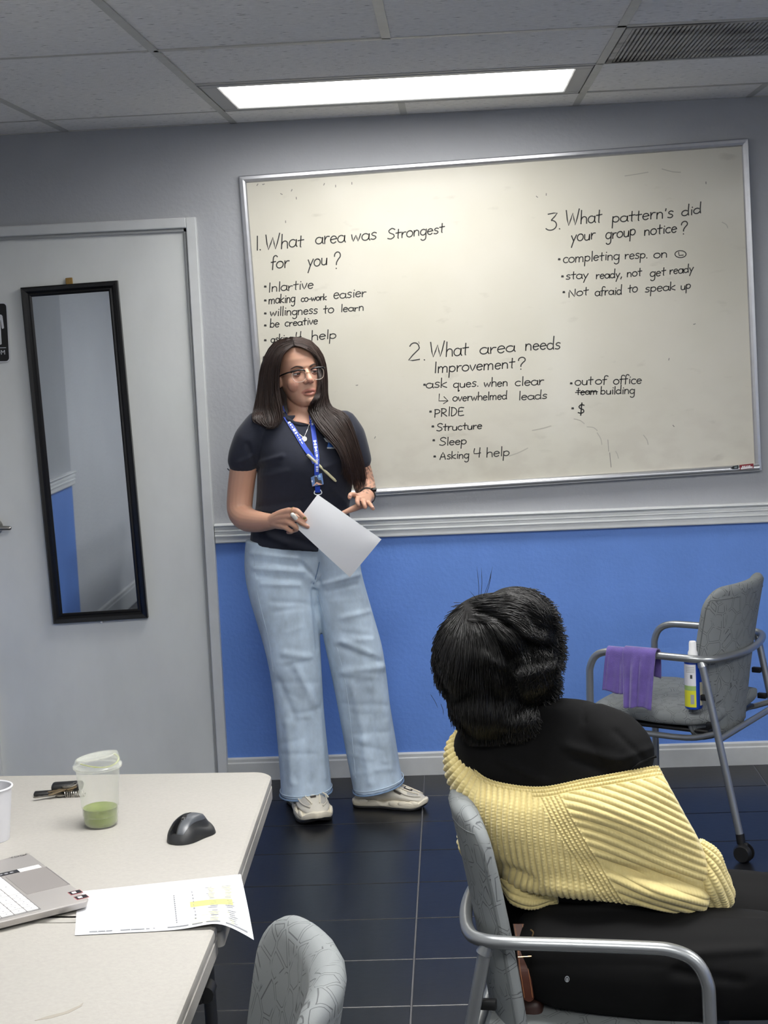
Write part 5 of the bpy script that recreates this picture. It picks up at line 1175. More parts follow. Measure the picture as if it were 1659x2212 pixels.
# ---------------------------------------------------------------- jeans
def leg_rings(rows_, dz):
    return [section(a, y, b, y2, Yc-.012, Yc+.012, dr, 0, 36, 2.2) for a, y, b, y2, Yc, dr in rows_]
RL = [(531, 1168, 700, 1185, -.405, .108), (528, 1200, 692, 1215, -.41, .112), (529, 1240, 688, 1250, -.415, .112), (537, 1285, 687, 1290, -.42, .108), (550, 1330, 689, 1335, -.425, .102), (568, 1390, 692, 1392, -.43, .096), (582, 1450, 695, 1452, -.43, .092), (592, 1520, 699, 1522, -.425, .090), (598, 1590, 705, 1588, -.42, .090), (603, 1650, 711, 1645, -.42, .092), (606, 1695, 715, 1685, -.42, .094), (606, 1718, 716, 1704, -.42, .095)]
LL = [(650, 1170, 774, 1188, -.395, .105), (660, 1205, 777, 1212, -.395, .110), (672, 1240, 783, 1245, -.40, .110), (682, 1285, 794, 1285, -.405, .104), (690, 1330, 807, 1330, -.41, .098), (701, 1390, 824, 1390, -.41, .093), (714, 1450, 834, 1450, -.405, .091), (728, 1520, 842, 1518, -.395, .090), (741, 1590, 852, 1580, -.385, .091), (752, 1650, 860, 1630, -.38, .094), (760, 1690, 866, 1665, -.38, .096), (764, 1711, 870, 1682, -.38, .097)]
jv, jf = remesh([loftrings(densify(leg_rings(RL, 0), 3)), loftrings(densify(leg_rings(LL, 0), 3)), loftrings(np.array([section(531, 1166, 774, 1184, WY-.05, WY+.05, .105), section(529, 1200, 777, 1210, WY-.05, WY+.05, .108), section(530, 1235, 780, 1240, WY-.05, WY+.05, .106), section(545, 1262, 774, 1264, WY-.04, WY+.04, .09)]))], 0.0055, 5)
rs = np.random.default_rng(11); fl2 = [(545, 1195, 640, 1205, 5, .006), (548, 1212, 650, 1222, 5, -.004), (550, 1228, 655, 1235, 5, .006), (556, 1245, 650, 1250, 5, -.004), (565, 1262, 645, 1264, 5, .004), (700, 1262, 780, 1240, 5, .005), (705, 1278, 770, 1262, 5, -.004), (650, 1215, 690, 1258, 4, -.006), (676, 1262, 688, 1400, 5, -.008),
       (615, 1412, 668, 1420, 8, .007), (622, 1440, 670, 1425, 7, -.005), (640, 1440, 680, 1520, 8, .008), (735, 1400, 820, 1430, 7, -.006), (740, 1385, 800, 1412, 7, .006), (745, 1450, 828, 1440, 9, .007), (740, 1335, 805, 1318, 6, .004), (600, 1470, 640, 1560, 8, -.005), (760, 1480, 790, 1600, 9, .006), (800, 1500, 815, 1640, 8, -.006), (620, 1560, 632, 1690, 8, .006), (660, 1560, 668, 1690, 9, -.006), (690, 1540, 700, 1680, 6, .005), (785, 1600, 800, 1690, 8, .006), (835, 1560, 845, 1660, 7, .005)]
fl2 += [(610+rs.uniform(-30, 30), y, 660+rs.uniform(-20, 30), y+rs.uniform(-16, 16), 6, rs.uniform(-.003, .003)) for y in range(1300, 1680, 22)] + [(740+(y-1300)*0.12+rs.uniform(-30, 20), y, 800+(y-1300)*0.1+rs.uniform(-20, 20), y+rs.uniform(-16, 16), 6, rs.uniform(-.003, .003)) for y in range(1300, 1680, 22)]
jv = wrinkle(jv, jf, fl2)
jeans = mk('jeans', (jv, jf), m_denim, person, ang=None); TJ = bvh((jv, jf))
def seam(pts, r, m, off=0.0): mk('jeans_seam', tube(spline([drape(TJ, x, y, off, -.5) for x, y in pts], 40), r, 6), m, jeans)
for rows_ in (RL, LL):
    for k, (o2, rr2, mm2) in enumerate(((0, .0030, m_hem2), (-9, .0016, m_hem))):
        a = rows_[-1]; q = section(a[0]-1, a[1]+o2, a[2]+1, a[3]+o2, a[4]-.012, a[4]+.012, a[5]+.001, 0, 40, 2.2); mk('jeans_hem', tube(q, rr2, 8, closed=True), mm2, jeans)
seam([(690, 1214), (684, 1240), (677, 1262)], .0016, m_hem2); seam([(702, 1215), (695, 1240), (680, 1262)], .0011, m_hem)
seam([(549, 1195), (551, 1240), (560, 1300), (580, 1380), (590, 1450)], .0010, m_hem); seam([(686, 1275), (700, 1330), (728, 1400), (745, 1470), (757, 1560), (768, 1680)], .0012, m_hem)
# ---------------------------------------------------------------- trainers
m_shoe = mat('cream leather trainer', (206, 200, 186), 0.5, noise=(40, 0.05)); m_mid = mat('cream foam midsole', (228, 219, 198), 0.55); m_out = mat('black rubber outsole', (14, 14, 15), 0.6); m_sp = mat('charcoal suede panel', (64, 58, 52), 0.7); m_grey2 = mat('pale grey mesh panel', (172, 168, 160), 0.8)
def trainer(toe, heel, nm_lab):
    toe, heel = np.array(toe), np.array(heel); d = toe-heel; Ls = np.linalg.norm(d); d = d/Ls; sd = np.array([-d[1], d[0], 0]); k = Ls/0.27
    def W_(p): p = np.asarray(p, float)*k; return heel + p[..., :1]*d + p[..., 1:2]*sd + p[..., 2:]*np.array([0, 0, 1.0])
    xs_ = np.array([0.004, .012, .03, .06, .09, .12, .15, .18, .205, .228, .245, .256, .262]); hw_ = np.array([.012, .024, .031, .034, .0335, .034, .0385, .0425, .043, .039, .031, .020, .008]); tp_ = np.array([.050, .066, .074, .078, .086, .092, .088, .076, .066, .058, .051, .044, .036])
    rg = []
    for x, a, h in zip(xs_, hw_, tp_):
        t = np.linspace(0, 2*math.pi, 32, endpoint=False); cx, sx2 = np.cos(t), np.sin(t); b = (h-0.022)/2
        rg.append(np.stack([np.full(32, x), np.sign(cx)*np.abs(cx)**0.85*a*(1-0.22*np.clip(sx2, 0, 1)), 0.022+b+sx2*b], -1))
    root = mk('trainer', (lambda vf: (W_(vf[0]), vf[1]))(loftrings(densify(rg, 2))), m_shoe, person)
    TU = bvh(loftrings(W_(densify(rg, 2))))
    def outl(g): return np.array([(-.004-g, 0), (.004, .026+g), (.03, .035+g), (.07, .033+g), (.10, .030+g), (.14, .038+g), (.18, .046+g), (.215, .046+g), (.245, .034+g), (.264+g, .012), (.266+g, 0), (.264+g, -.012), (.245, -.034-g), (.215, -.045-g), (.18, -.044-g), (.14, -.037-g), (.10, -.030-g), (.07, -.033-g), (.03, -.035-g), (.004, -.026-g)])
    def solid(g0, g1, z0, z1, lift=0.0, bumpy=0.0):
        R_ = []
        for q, (g, z) in enumerate(((g0-.003, z0), (g0, z0+.003), (g1, (z0+z1)/2), (g1-.001, z1-.003), (g1-.005, z1))):
            o2 = spline(outl(g), 80, True); zz2 = z + lift*np.clip((o2[:, 0]-.215)/.05, 0, 1)**2
            if bumpy: zz2 = zz2 + (q >= 2)*bumpy*np.sin(o2[:, 0]*95+0.6)*np.clip((np.abs(o2[:, 1])-.015)/.02, 0, 1)
            R_.append(np.concatenate([o2, zz2[:, None]], 1))
        v, f = loftrings(np.array(R_)); return W_(v), f
    mk('outsole', solid(0.002, 0.003, 0.0, 0.012, 0.016), m_out, root); mk('midsole', solid(0.003, 0.005, 0.010, 0.030, 0.010, 0.0050), m_mid, root)
    for x, y in ((.19, .044), (.155, .040), (.225, .040), (.04, .034), (.19, -.044), (.155, -.040), (.225, -.040), (.04, -.034)): mk('midsole_pod', (lambda vf: (W_(vf[0]), vf[1]))(sphere((x, y, 0.026), (.020, .0065, .011), 14, 8)), m_mid, root)
    def on_upper(x, s):      # point on the upper: s -1..1 across
        i = np.interp(x, xs_, range(len(xs_))); a, h = np.interp(x, xs_, hw_), np.interp(x, xs_, tp_); t = math.pi/2 - s*math.pi/2*0.95; b = (h-.022)/2
        return np.array([x, math.copysign(abs(math.cos(t))**.85, math.cos(t))*a*(1-.22*max(0, math.sin(t)))*1.02, .022+b+math.sin(t)*b*1.02])
    def panel(nm, q, m, lift=.0014):
        """q: four (x, s) corners on the upper; a curved patch laid over it"""
        n = 7; q = np.array(q); P = []
        for i in range(n):
            for j in range(n):
                u, v = i/(n-1), j/(n-1); c = (q[0]*(1-u)+q[1]*u)*(1-v)+(q[3]*(1-u)+q[2]*u)*v
                p = on_upper(c[0], c[1]); o2 = np.array([0, p[1], max(0.001, p[2]-.03)]); o2 /= np.linalg.norm(o2); P.append(p+o2*lift)
        mk(nm, (W_(np.array(P)), [(i*n+j, i*n+j+1, (i+1)*n+j+1, (i+1)*n+j) for i in range(n-1) for j in range(n-1)]), m, root, smooth=True)
    for sg in (1, -1):
        panel('side_panel', [(.085, .40*sg), (.135, .34*sg), (.140, .58*sg), (.095, .62*sg)], m_sp); panel('side_panel', [(.150, .62*sg), (.186, .70*sg), (.180, .84*sg), (.158, .80*sg)], m_sp)
        panel('mesh_panel', [(.150, .30*sg), (.180, .32*sg), (.185, .56*sg), (.154, .56*sg)], m_mid, .0026); panel('mesh_panel', [(.20, .40*sg), (.240, .30*sg), (.238, .60*sg), (.206, .70*sg)], m_grey2); panel('heel_panel', [(.02, .50*sg), (.07, .55*sg), (.075, .80*sg), (.022, .78*sg)], m_grey2)
        mk('shoe_welt', tube(spline([W_(on_upper(x, s)*np.array([1, 1.03, 1])+np.array([0, 0, .0025])) for x, s in ((.10, .80*sg), (.14, .60*sg), (.17, .62*sg), (.195, .74*sg), (.225, .70*sg), (.248, .50*sg))], 24), .0026, 6), m_shoe, root)
        mk('shoe_welt', tube(spline([W_(on_upper(x, s)+np.array([0, 0, .0025])) for x, s in ((.165, .26*sg), (.20, .34*sg), (.24, .22*sg))], 16), .0022, 6), m_mid, root)
    panel('toe_eyelet', [(.186, .20), (.215, .10), (.215, -.10), (.186, -.20)], m_sp); panel('eyelet_centre', [(.191, .11), (.209, .05), (.209, -.05), (.191, -.11)], m_mid, .0028)
    panel('tongue', [(.10, .20), (.165, .14), (.165, -.14), (.10, -.20)], m_sp)
    for x in (.108, .122, .136, .150, .164): mk('shoelace', tube(spline([W_(on_upper(x, s)+np.array([0, 0, .0022])) for s in (-.24, -.1, .1, .24)], 10), .0020, 6), m_shoe, root)
    return root
shA = trainer(atz(690, 1786, 0), atz(650, 1728, 0)+np.array([-.015, .02, 0]), 'a'); shB = trainer(atz(931, 1748, 0)+np.array([-.01, .01, 0]), atz(764, 1740, 0)+np.array([.005, .0, 0]), 'b')
mk('lace_end', tube(spline([at(697, 1712, -.50), at(704, 1716, -.51), at(709, 1722, -.51)], 8), 0.0028, 8), m_shoe, shA)
# ---------------------------------------------------------------- hair
m_hair = mat('dark brown hair', (50, 37, 32), 0.38, noise=(90, 0.25, (1, 1, 0.2)), spec=0.5); m_hair.node_tree.nodes['Principled BSDF'].inputs['Anisotropic'].default_value = 0.4
BODY = bvh((bv, bf)); 
GLh = [[(633, 747, -.478), (613, 762, -.495), (604, 780, -.495), (600, 805, -.49), (600, 838, -.485), (605, 872, -.49), (610, 900, -.505), (600, 924, -.515)],
       [(633, 741, -.465), (604, 756, -.472), (589, 795, -.475), (585, 840, -.475), (587, 880, -.48), (595, 908, -.51), (590, 924, -.52), (574, 925, -.52)],
       [(632, 734, -.435), (594, 749, -.432), (576, 795, -.43), (569, 850, -.44), (565, 885, -.46), (565, 905, -.50), (575, 920, -.52), (592, 924, -.525)],
       [(631, 728, -.40), (592, 741, -.385), (568, 790, -.375), (558, 850, -.385), (551, 885, -.41), (547, 903, -.45), (556, 912, -.49), (572, 917, -.51)]]
GRh = [[(637, 746, -.480), (659, 751, -.484), (677, 765, -.468), (687, 785, -.44), (691, 815, -.42), (689, 845, -.425), (678, 866, -.44), (669, 883, -.458), (677, 903, -.48), (689, 922, -.50), (702, 938, -.515), (719, 956, -.525), (733, 973, -.53), (742, 994, -.53), (743, 1012, -.525), (739, 1026, -.52)],
       [(636, 740, -.465), (666, 745, -.455), (686, 768, -.425), (694, 790, -.41), (697, 820, -.40), (696, 848, -.405), (690, 870, -.42), (686, 886, -.44), (693, 900, -.46), (706, 916, -.48), (722, 936, -.495), (737, 960, -.505), (747, 984, -.505), (754, 1010, -.50), (758, 1034, -.49), (760, 1058, -.48)],
       [(635, 732, -.42), (668, 738, -.405), (690, 764, -.385), (698, 790, -.38), (700, 820, -.375), (700, 848, -.378), (700, 868, -.385), (704, 884, -.40), (716, 895, -.42), (732, 908, -.435), (746, 932, -.445), (758, 960, -.45), (767, 988, -.45), (774, 1014, -.44), (779, 1038, -.43), (782, 1058, -.42)],
       [(633, 728, -.39), (666, 733, -.37), (691, 758, -.355), (700, 785, -.35), (702, 815, -.345), (703, 845, -.348), (706, 866, -.36), (715, 881, -.375), (730, 888, -.395), (746, 896, -.41), (758, 922, -.42), (768, 950, -.42), (777, 980, -.42), (784, 1006, -.415), (788, 1028, -.41), (790, 1048, -.41)]]
def interp_hair(G_, count, m, jit, seed, tmin=0, tmax=1, front=True, lift=(.002, .012)):
    rs = np.random.default_rng(seed); Gs = np.array([spline(np.array(g, float), m) for g in G_]); K = len(G_); out = []
    for _ in range(count):
        t = (tmin+(tmax-tmin)*rs.random())*(K-1); i = min(int(t), K-2); u = t-i
        c = Gs[i]*(1-u)+Gs[i+1]*u
        s = np.linspace(0, 1, m); env = np.minimum(1, s*3+.15)
        ph, fq = rs.uniform(0, 6.28, 2), rs.uniform(4, 9)
        c = c + np.stack([rs.normal(0, jit)*env + jit*0.5*np.sin(fq*s+ph[0])*env, rs.normal(0, jit*0.5)*env, rs.normal(0, .004)*env + .003*np.sin(fq*s+ph[1])], -1)
        L2 = rs.uniform(0.86, 1.0); c = np.stack([np.interp(np.linspace(0, L2, m), s, c[:, k]) for k in range(3)], -1)
        P = np.array([at(*p) for p in c])
        if front:
            lf = rs.uniform(*lift)
            for q in range(m):
                d = Vector(P[q]-CAM); L3 = d.length; d.normalize()
                for tr in (TS, BODY):
                    h = tr.ray_cast(Vector(CAM), d)
                    if h[0] is not None and h[3] < L3+0.004 and (h[3] > L3-0.10): P[q] = np.array(h[0]-d*lf); L3 = h[3]-lf
        out.append(P)
    return np.array(out)
def hcap():
    rr_ = []
    for el in np.linspace(-0.15, math.pi/2, 22):
        t = np.linspace(0, 2*math.pi, 48, endpoint=False); ce = max(math.cos(el), .002)
        rr_.append(np.stack([0.0805*np.cos(t)*ce, 0.012+0.104*np.sin(t)*ce, 0.128+0.104*math.sin(el)+0*t], -1))
    v, f = loftrings(np.array(rr_), caps=False)
    lim = np.interp(v[:, 2], [.10, .15, .18, .205, .225], [-.005, -.020, -.045, -.066, -.055]); keep = v[:, 1] > lim
    return v, [q for q in f if all(keep[i] for i in q)]
cv_, cf_ = hcap(); cap_o = (hw(cv_), cf_)
backs = loftrings(densify([section(568, 770, 692, 765, -.385, -.355, .055), section(560, 830, 700, 822, -.375, -.345, .06), section(555, 875, 702, 865, -.37, -.34, .055), section(550, 903, 706, 893, -.38, -.345, .05)], 4))
h1 = strands(interp_hair(GLh, 900, 22, 2.2, 1), 0.0011); h2 = strands(interp_hair(GRh, 1150, 26, 2.2, 2), 0.0011)
wis = interp_hair([[(632, 728, -.40), (668, 738, -.38), (696, 772, -.36), (704, 830, -.35), (703, 868, -.35), (716, 884, -.37)], [(634, 730, -.41), (666, 736, -.38), (692, 765, -.36), (700, 820, -.355), (700, 865, -.355), (712, 882, -.37)]], 120, 18, 1.2, 5, front=False)
h3 = strands(wis, 0.0007)
lw_ = strands(np.array([[at(*q) for q in spline(np.array(c, float), 22)] for c in ([(781, 985, -.36), (788, 1000, -.36), (796, 1012, -.365), (800, 1018, -.37), (797, 1012, -.372)], [(694, 815, -.40), (697, 835, -.40), (695, 862, -.40), (691, 885, -.40)], [(779, 980, -.36), (789, 998, -.36), (798, 1013, -.365)])]), 0.0008)
crown = []
rs = np.random.default_rng(8)
for _ in range(420):   # hair combed over the crown, away from the parting
    a0 = rs.uniform(-0.9, 1.0); side = -1 if rs.random() < .5 else 1
    y0 = rs.uniform(-0.062, 0.05); zc = 0.128+0.108*math.sqrt(max(0, 1-((y0-.012)/.108)**2)); pts = []
    for s in np.linspace(0, 1, 14):
        th = side*s*rs.uniform(1.35, 1.45); rad = 0.0835
        pts.append((-0.012+math.sin(th)*rad*1.0+0.012*s, y0+0.035*s*s+rs.normal(0, .0006), 0.128+(zc-0.128)*math.cos(th)+rs.normal(0, .0006)))
    crown.append(hw(np.array(pts)))
h4 = strands(np.array(crown), 0.0011)
def catq(*A):
    V, F, n = [], [], 0
    for v, f in A: V.append(v); F.append(np.asarray(f)+n); n += len(v)
    return np.concatenate(V), np.concatenate(F)
cap4 = [q for q in cap_o[1]]; bk4 = [q for q in backs[1] if len(q) == 4]
hr = mk('hair', catq((cap_o[0], cap4), (backs[0], bk4), h1, h2, h3, h4, lw_), m_hair, person, ang=None)
# ---------------------------------------------------------------- things she wears and holds
m_lan = mat('royal blue lanyard webbing', (44, 78, 196), 0.5); m_lwt = mat('white lanyard print', (214, 222, 240), 0.6); m_clip = mat('white metal clip', (226, 228, 230), 0.3, 0.3)
ALL = bvh(merge((sv, [tuple(q) for q in sf]), (bv, [tuple(q) for q in bf])))
def strap(path, wpx, off, n=40):
    P = spline(np.array(path, float), n); T_ = np.gradient(P, axis=0); T_ /= np.linalg.norm(T_, axis=1)[:, None]; N2 = np.stack([-T_[:, 1], T_[:, 0]], -1)
    rows_ = np.array([[drape(ALL, *(p+q*wpx*s), off) for s in (-.5, 0, .5)] for p, q in zip(P, N2)])
    rows_[:, 0] = (rows_[:, 0]+rows_[:, 2])/2*0+rows_[:, 0]
    for k in range(3): rows_[1:-1, k] = (rows_[:-2, k]+rows_[1:-1, k]*2+rows_[2:, k])/4
    V = rows_.reshape(-1, 3); B2 = V + CF*0.0012; m = len(rows_)
    F = [(i*3+j, i*3+j+1, (i+1)*3+j+1, (i+1)*3+j) for i in range(m-1) for j in range(2)]
    return np.concatenate([V, B2]), F + [tuple(q+3*m for q in f[::-1]) for f in F] + [(i*3, (i+1)*3, (i+1)*3+3*m, i*3+3*m) for i in range(m-1)] + [(i*3+2, i*3+2+3*m, (i+1)*3+2+3*m, (i+1)*3+2) for i in range(m-1)]
lany = thing('lanyard', 'royal blue printed lanyard with picture badge around the standing woman\'s neck', 'lanyard', at(684, 1000, -.53))
pl = [(607, 878), (611, 889), (622, 908), (640, 936), (658, 966), (672, 985), (680, 1000)]; pr2 = [(672, 877), (672, 886), (673, 902), (677, 930), (681, 960), (685, 990), (684, 1006)]
mk('strap', strap(pl, 10, .0035), m_lan, lany); mk('strap', strap(pr2, 10, .0045), m_lan, lany); mk('strap', strap([(684, 1000), (684, 1012), (684, 1026)], 10, .0055, 12), m_lan, lany); mk('strap', strap([(686, 1050), (686.5, 1064)], 11, .0055, 8), m_lan, lany)
def print_on(path, t0, t1, wpx, off):
    P = spline(np.array(path, float), 100); a = P[int(t0*99)]; b = P[int(t1*99)]; mk('strap_print', strap([a, (a+b)/2, b], wpx, off, 6), m_lwt, lany)
rs = np.random.default_rng(5)
for path, segs in ((pl, ((.10, .20), (.36, .60), (.90, .96))), (pr2, ((.16, .27), (.30, .44), (.62, .97)))):
    for a_, b_2 in segs:
        t = a_
        while t < b_2: e = t+rs.uniform(.008, .026); print_on(path, t, min(e, b_2), rs.uniform(2.5, 6.5), .0062); t = e+rs.uniform(.004, .012)
for a_, b_2 in ((1007, 1011), (1012.5, 1015.5), (1016.5, 1019)): mk('strap_print', strap([(685, a_), (685, b_2)], 5, .0070, 4), m_lwt, lany)
bc = drape(ALL, 685, 1037, .010)
def bpt(px, py, off): d = ray(px, py); d = d/np.linalg.norm(d); k = ((bc-CAM)@CF)/(d@CF); return CAM+d*(k-off/(d@CF))
def bpoly(nm, pts, m, off, par=None):
    P = [bpt(x, y, off) for x, y in pts]; Q = [p+CF*0.003 for p in P]; n = len(P)
    return mk(nm, (np.array(P+Q), [tuple(range(n)), tuple(range(2*n-1, n-1, -1))]+[(i, n+i, n+(i+1) % n, (i+1) % n) for i in range(n)]), m, par or lany, smooth=False)
m_bdg = mat('badge picture blue', (84, 120, 176), 0.3); m_bd2 = mat('badge picture dark', (34, 32, 38), 0.4); m_bd3 = mat('badge picture tan', (206, 156, 130), 0.4); m_bd4 = mat('badge picture pale blue', (140, 186, 226), 0.3)
bd = bpoly('badge', [(670.5, 1026), (695.5, 1022), (699, 1046), (674.5, 1051)], m_bdg, 0)
bpoly('badge_picture', [(679, 1031), (684, 1029), (688, 1037), (694, 1037), (696, 1045), (680, 1046), (680, 1038)], m_bd2, .0006, bd); bpoly('badge_picture', [(675, 1050.5), (684, 1041), (697, 1047), (688, 1047.5), (684, 1045), (679, 1049)], m_bd3, .0012, bd); bpoly('badge_picture', [(687, 1025.5), (692, 1025), (693, 1031), (688, 1032)], m_bd4, .0006, bd); bpoly('badge_picture', [(682, 1027.5), (684, 1027.3), (684, 1030), (682, 1030)], m_lwt, .0012, bd); bpoly('badge_picture', [(672.5, 1038), (676, 1037.5), (675, 1042), (673.5, 1042)], m_lwt, .0006, bd)
mk('clip_ring', tube(spline([bpt(680, 1060, .002), bpt(679, 1066, .002), bpt(684, 1069, .003), bpt(692, 1068, .002), bpt(695, 1064, .002), bpt(692, 1058, .001)], 24), .0016, 8), m_clip, lany)
nk = thing('necklace', 'fine silver necklace with a round disc on the standing woman', 'necklace', at(657, 947, -.52)); m_sil = mat('polished silver', (226, 224, 222), 0.25, 0.8)
mk('chain', tube(spline([drape(ALL, x, y, .0025) for x, y in ((628, 919), (638, 930), (648, 939), (656, 944), (661, 935), (665, 925), (668, 916))], 40), .0008, 6), m_sil, nk)
pd = drape(ALL, 657.5, 948, .006); t = np.linspace(0, 2*math.pi, 24, endpoint=False); dsk = np.array([pd + .0088*(math.cos(q)*CR+math.sin(q)*CU) for q in t])
mk('pendant', loftrings(np.array([dsk+CF*.0012, dsk])), mat('pale disc', (236, 234, 230), 0.3, 0.3), nk)
pen = thing('pen', 'pale yellow pen clipped to the lanyard', 'pen', at(695, 1012, -.55)); m_pen = mat('pale yellow pen barrel', (216, 210, 170), 0.35)
pa, pb = drape(ALL, 664, 982, .012), drape(ALL, 726, 1040, .016)
mk('pen_barrel', tube(spline([pa, pa*.3+pb*.7, pb], 24), np.interp(np.linspace(0, 1, 24), [0, .05, .9, 1], [.0042, .0050, .0048, .0028]), 14), m_pen, pen); mk('pen_clip', tube(spline([pa+CF*-.006, pa*.75+pb*.25+CF*-.006], 6), .0012, 6), m_clip, pen)
# watch
wt = thing('wristwatch', 'dark wristwatch on the standing woman\'s left wrist', 'watch', J((795, 1074, -.475))); wd = Js([(792, 1068, -.43), (793, 1073, -.49)]); dv = wd[1]-wd[0]; dv /= np.linalg.norm(dv)
wc = J((793, 1071.5, -.47)); ax = np.cross(dv, [0, 0, 1.0]); ax /= np.linalg.norm(ax); ay = np.cross(ax, dv); t = np.linspace(0, 2*math.pi, 40, endpoint=False)
mk('watch_band', loftrings(np.array([[wc+dv*o2+(rr2)*(math.cos(q)*ax+math.sin(q)*ay) for q in t] for o2, rr2 in ((-.009, .0270), (-.009, .0296), (.009, .0282), (.009, .0258))]), closed=True), mat('black watch strap', (30, 29, 30), 0.5), wt)
mk('watch_case', rbox(wc+.031*(0.75*ax*-1*np.sign(ax[0])*-1+0.66*ay), (.020, .030, .012), .004, 2), m_gblk, wt)
# sheet of paper and marker in her right hand
ps = thing('paper_sheet', 'blank white sheet of paper held in the standing woman\'s right hand', 'paper', J((735, 1155, -.70)))
cA, cB, cC, cD = (686, 1068, -.672), (824, 1165, -.715), (756, 1247, -.690), (636, 1136, -.680)
def psheet(off):
    nu, nv = 26, 18; V = []
    for i in range(nu):
        for j in range(nv):
            u, v = i/(nu-1), j/(nv-1); p = (np.array(cA)*(1-u)+np.array(cB)*u)*(1-v)+(np.array(cD)*(1-u)+np.array(cC)*u)*v
            q = at(*p); bow = -.010*math.sin(math.pi*u)*(0.4+v)-.008*math.sin(math.pi*v) - .010*math.exp(-((u-1)/.15)**2-((v-.1)/.3)**2)
            V.append(q + CF*(bow+off))
    return np.array(V), [(i*nv+j, (i+1)*nv+j, (i+1)*nv+j+1, i*nv+j+1) for i in range(nu-1) for j in range(nv-1)]
s1, s2 = psheet(0), psheet(0.0006); mk('sheet', merge(s1, (s2[0], [q[::-1] for q in s2[1]])), mat('office paper', (226, 227, 230), 0.65), ps, ang=None)
mkr = thing('marker', 'white capped marker between the fingers of the standing woman\'s right hand', 'marker', J((634, 1114, -.70)))
m0, m1, m2 = J((632, 1112, -.705)), J((640, 1120, -.695)), J((672, 1150, -.660))
mk('marker_cap', tube([m0, m1], [.0072, .0078], 16, round_ends=True), mat('white marker plastic', (232, 230, 222), 0.4), mkr); mk('marker_barrel', tube([m1, m2], .0074, 16), mat('olive marker barrel', (120, 112, 66), 0.45), mkr)
rgp = J((634, 1103, -.682)); rgd = J((640, 1103, -.688))-J((630, 1103.5, -.675)); rgd /= np.linalg.norm(rgd); ax = np.cross(rgd, [0, 0, 1.0]); ax /= np.linalg.norm(ax); ay = np.cross(ax, rgd)
rgt = thing('finger_ring', 'gold ring on the standing woman\'s right index finger', 'ring', rgp); mk('ring_band', tube([rgp+.0104*(math.cos(q)*ax+math.sin(q)*ay) for q in np.linspace(0, 2*math.pi, 24, endpoint=False)], .0013, 8, closed=True), m_gold, rgt)
m_nail = mat('olive nail polish', (104, 92, 46), 0.3); m_nail2 = mat('bare nail', (214, 168, 152), 0.35)
for p, m, r in (((658, 1119, -.702), m_nail, .0056), ((664, 1136, -.702), m_nail2, .0052), ((756, 1071, -.618), m_nail2, .0050), ((805, 1096, -.600), m_nail2, .0046)): mk('nail', sphere(J(p), (r, r*.6, r*.8), 12, 8), m, body)
# ================================================================== SEATED PERSON
p2o = inB(0, 0, 0.0)
seated = thing('person', 'seated woman seen from behind with black bob, off-shoulder yellow cardigan and black clothes', 'person', (p2o[0], p2o[1], 0))
m_skin2 = mat('brown skin', (112, 72, 52), 0.45, Subsurface_Weight=0.08, Subsurface_Scale=0.01); m_blacktop = mat('black cotton jersey', (9, 9, 10), 0.9, noise=(80, 0.15), bump=(600, 0.3, 0.0006), spec=0.2); m_legg = mat('black leggings', (7, 7, 8), 0.8, bump=(900, 0.2, 0.0004), spec=0.2)
T2 = [(1110, 1996, 1395, 1981, .100), (1103, 1960, 1400, 1950, .104), (1085, 1900, 1405, 1900, .108), (1056, 1800, 1405, 1800, .110), (1022, 1720, 1398, 1720, .108), (994, 1650, 1388, 1645, .100), (984, 1610, 1366, 1592, .088), (996, 1570, 1330, 1548, .072), (1030, 1548, 1270, 1522, .060), (1056, 1538, 1205, 1514, .052)]
Y2L, Y2R = -2.885, -2.985
def t2(sh=0.0, lo=0): return [section(a+sh, b, c-sh, d, Y2L, Y2R, dr-sh*.0007, 0, 44, 2.4) for a, b, c, d, dr in T2[lo:]]
arm2R = [(1300, 1590, -2.99), (1345, 1640, -3.005), (1375, 1710, -3.01), (1412, 1800, -3.01), (1440, 1880, -3.0), (1490, 1930, -2.95), (1560, 1955, -2.84)]
arm2L = [(1045, 1620, -2.86), (1035, 1690, -2.84), (1040, 1780, -2.80), (1070, 1850, -2.74), (1150, 1850, -2.66), (1260, 1850, -2.62)]
hip_a, hip_b = inB(-0.055, -0.085, 0.555), inB(-0.055, 0.085, 0.555)
def legpts(s): return [inB(-0.06, s*0.085, 0.548), inB(0.10, s*0.096, 0.542), inB(0.28, s*0.10, 0.545), inB(0.425, s*0.10, 0.535), inB(0.455, s*0.10, 0.47), inB(0.445, s*0.10, 0.28), inB(0.435, s*0.10, 0.10)]
def leg2(s, r): return tube(spline(legpts(s), 60), np.interp(np.linspace(0, 6, 60), range(7), r), 28, round_ends=True)
H2R = rot('Y', math.radians(6))@rot('Z', math.radians(197))@rot('X', math.radians(6)); H2S = 0.93
H2O = at(1078, 1425, -2.93) - H2R@(np.array([0, 0.0, 0.115])*H2S)
def hw2(p): return np.asarray(p, float)*H2S@H2R.T + H2O
neck_b = tube(spline([hw2((0, 0.02, 0.05)), at(1100, 1548, -2.93), at(1115, 1600, -2.93)], 16), np.interp(np.linspace(0, 1, 16), [0, .5, 1], [.05, .052, .075]), 24)
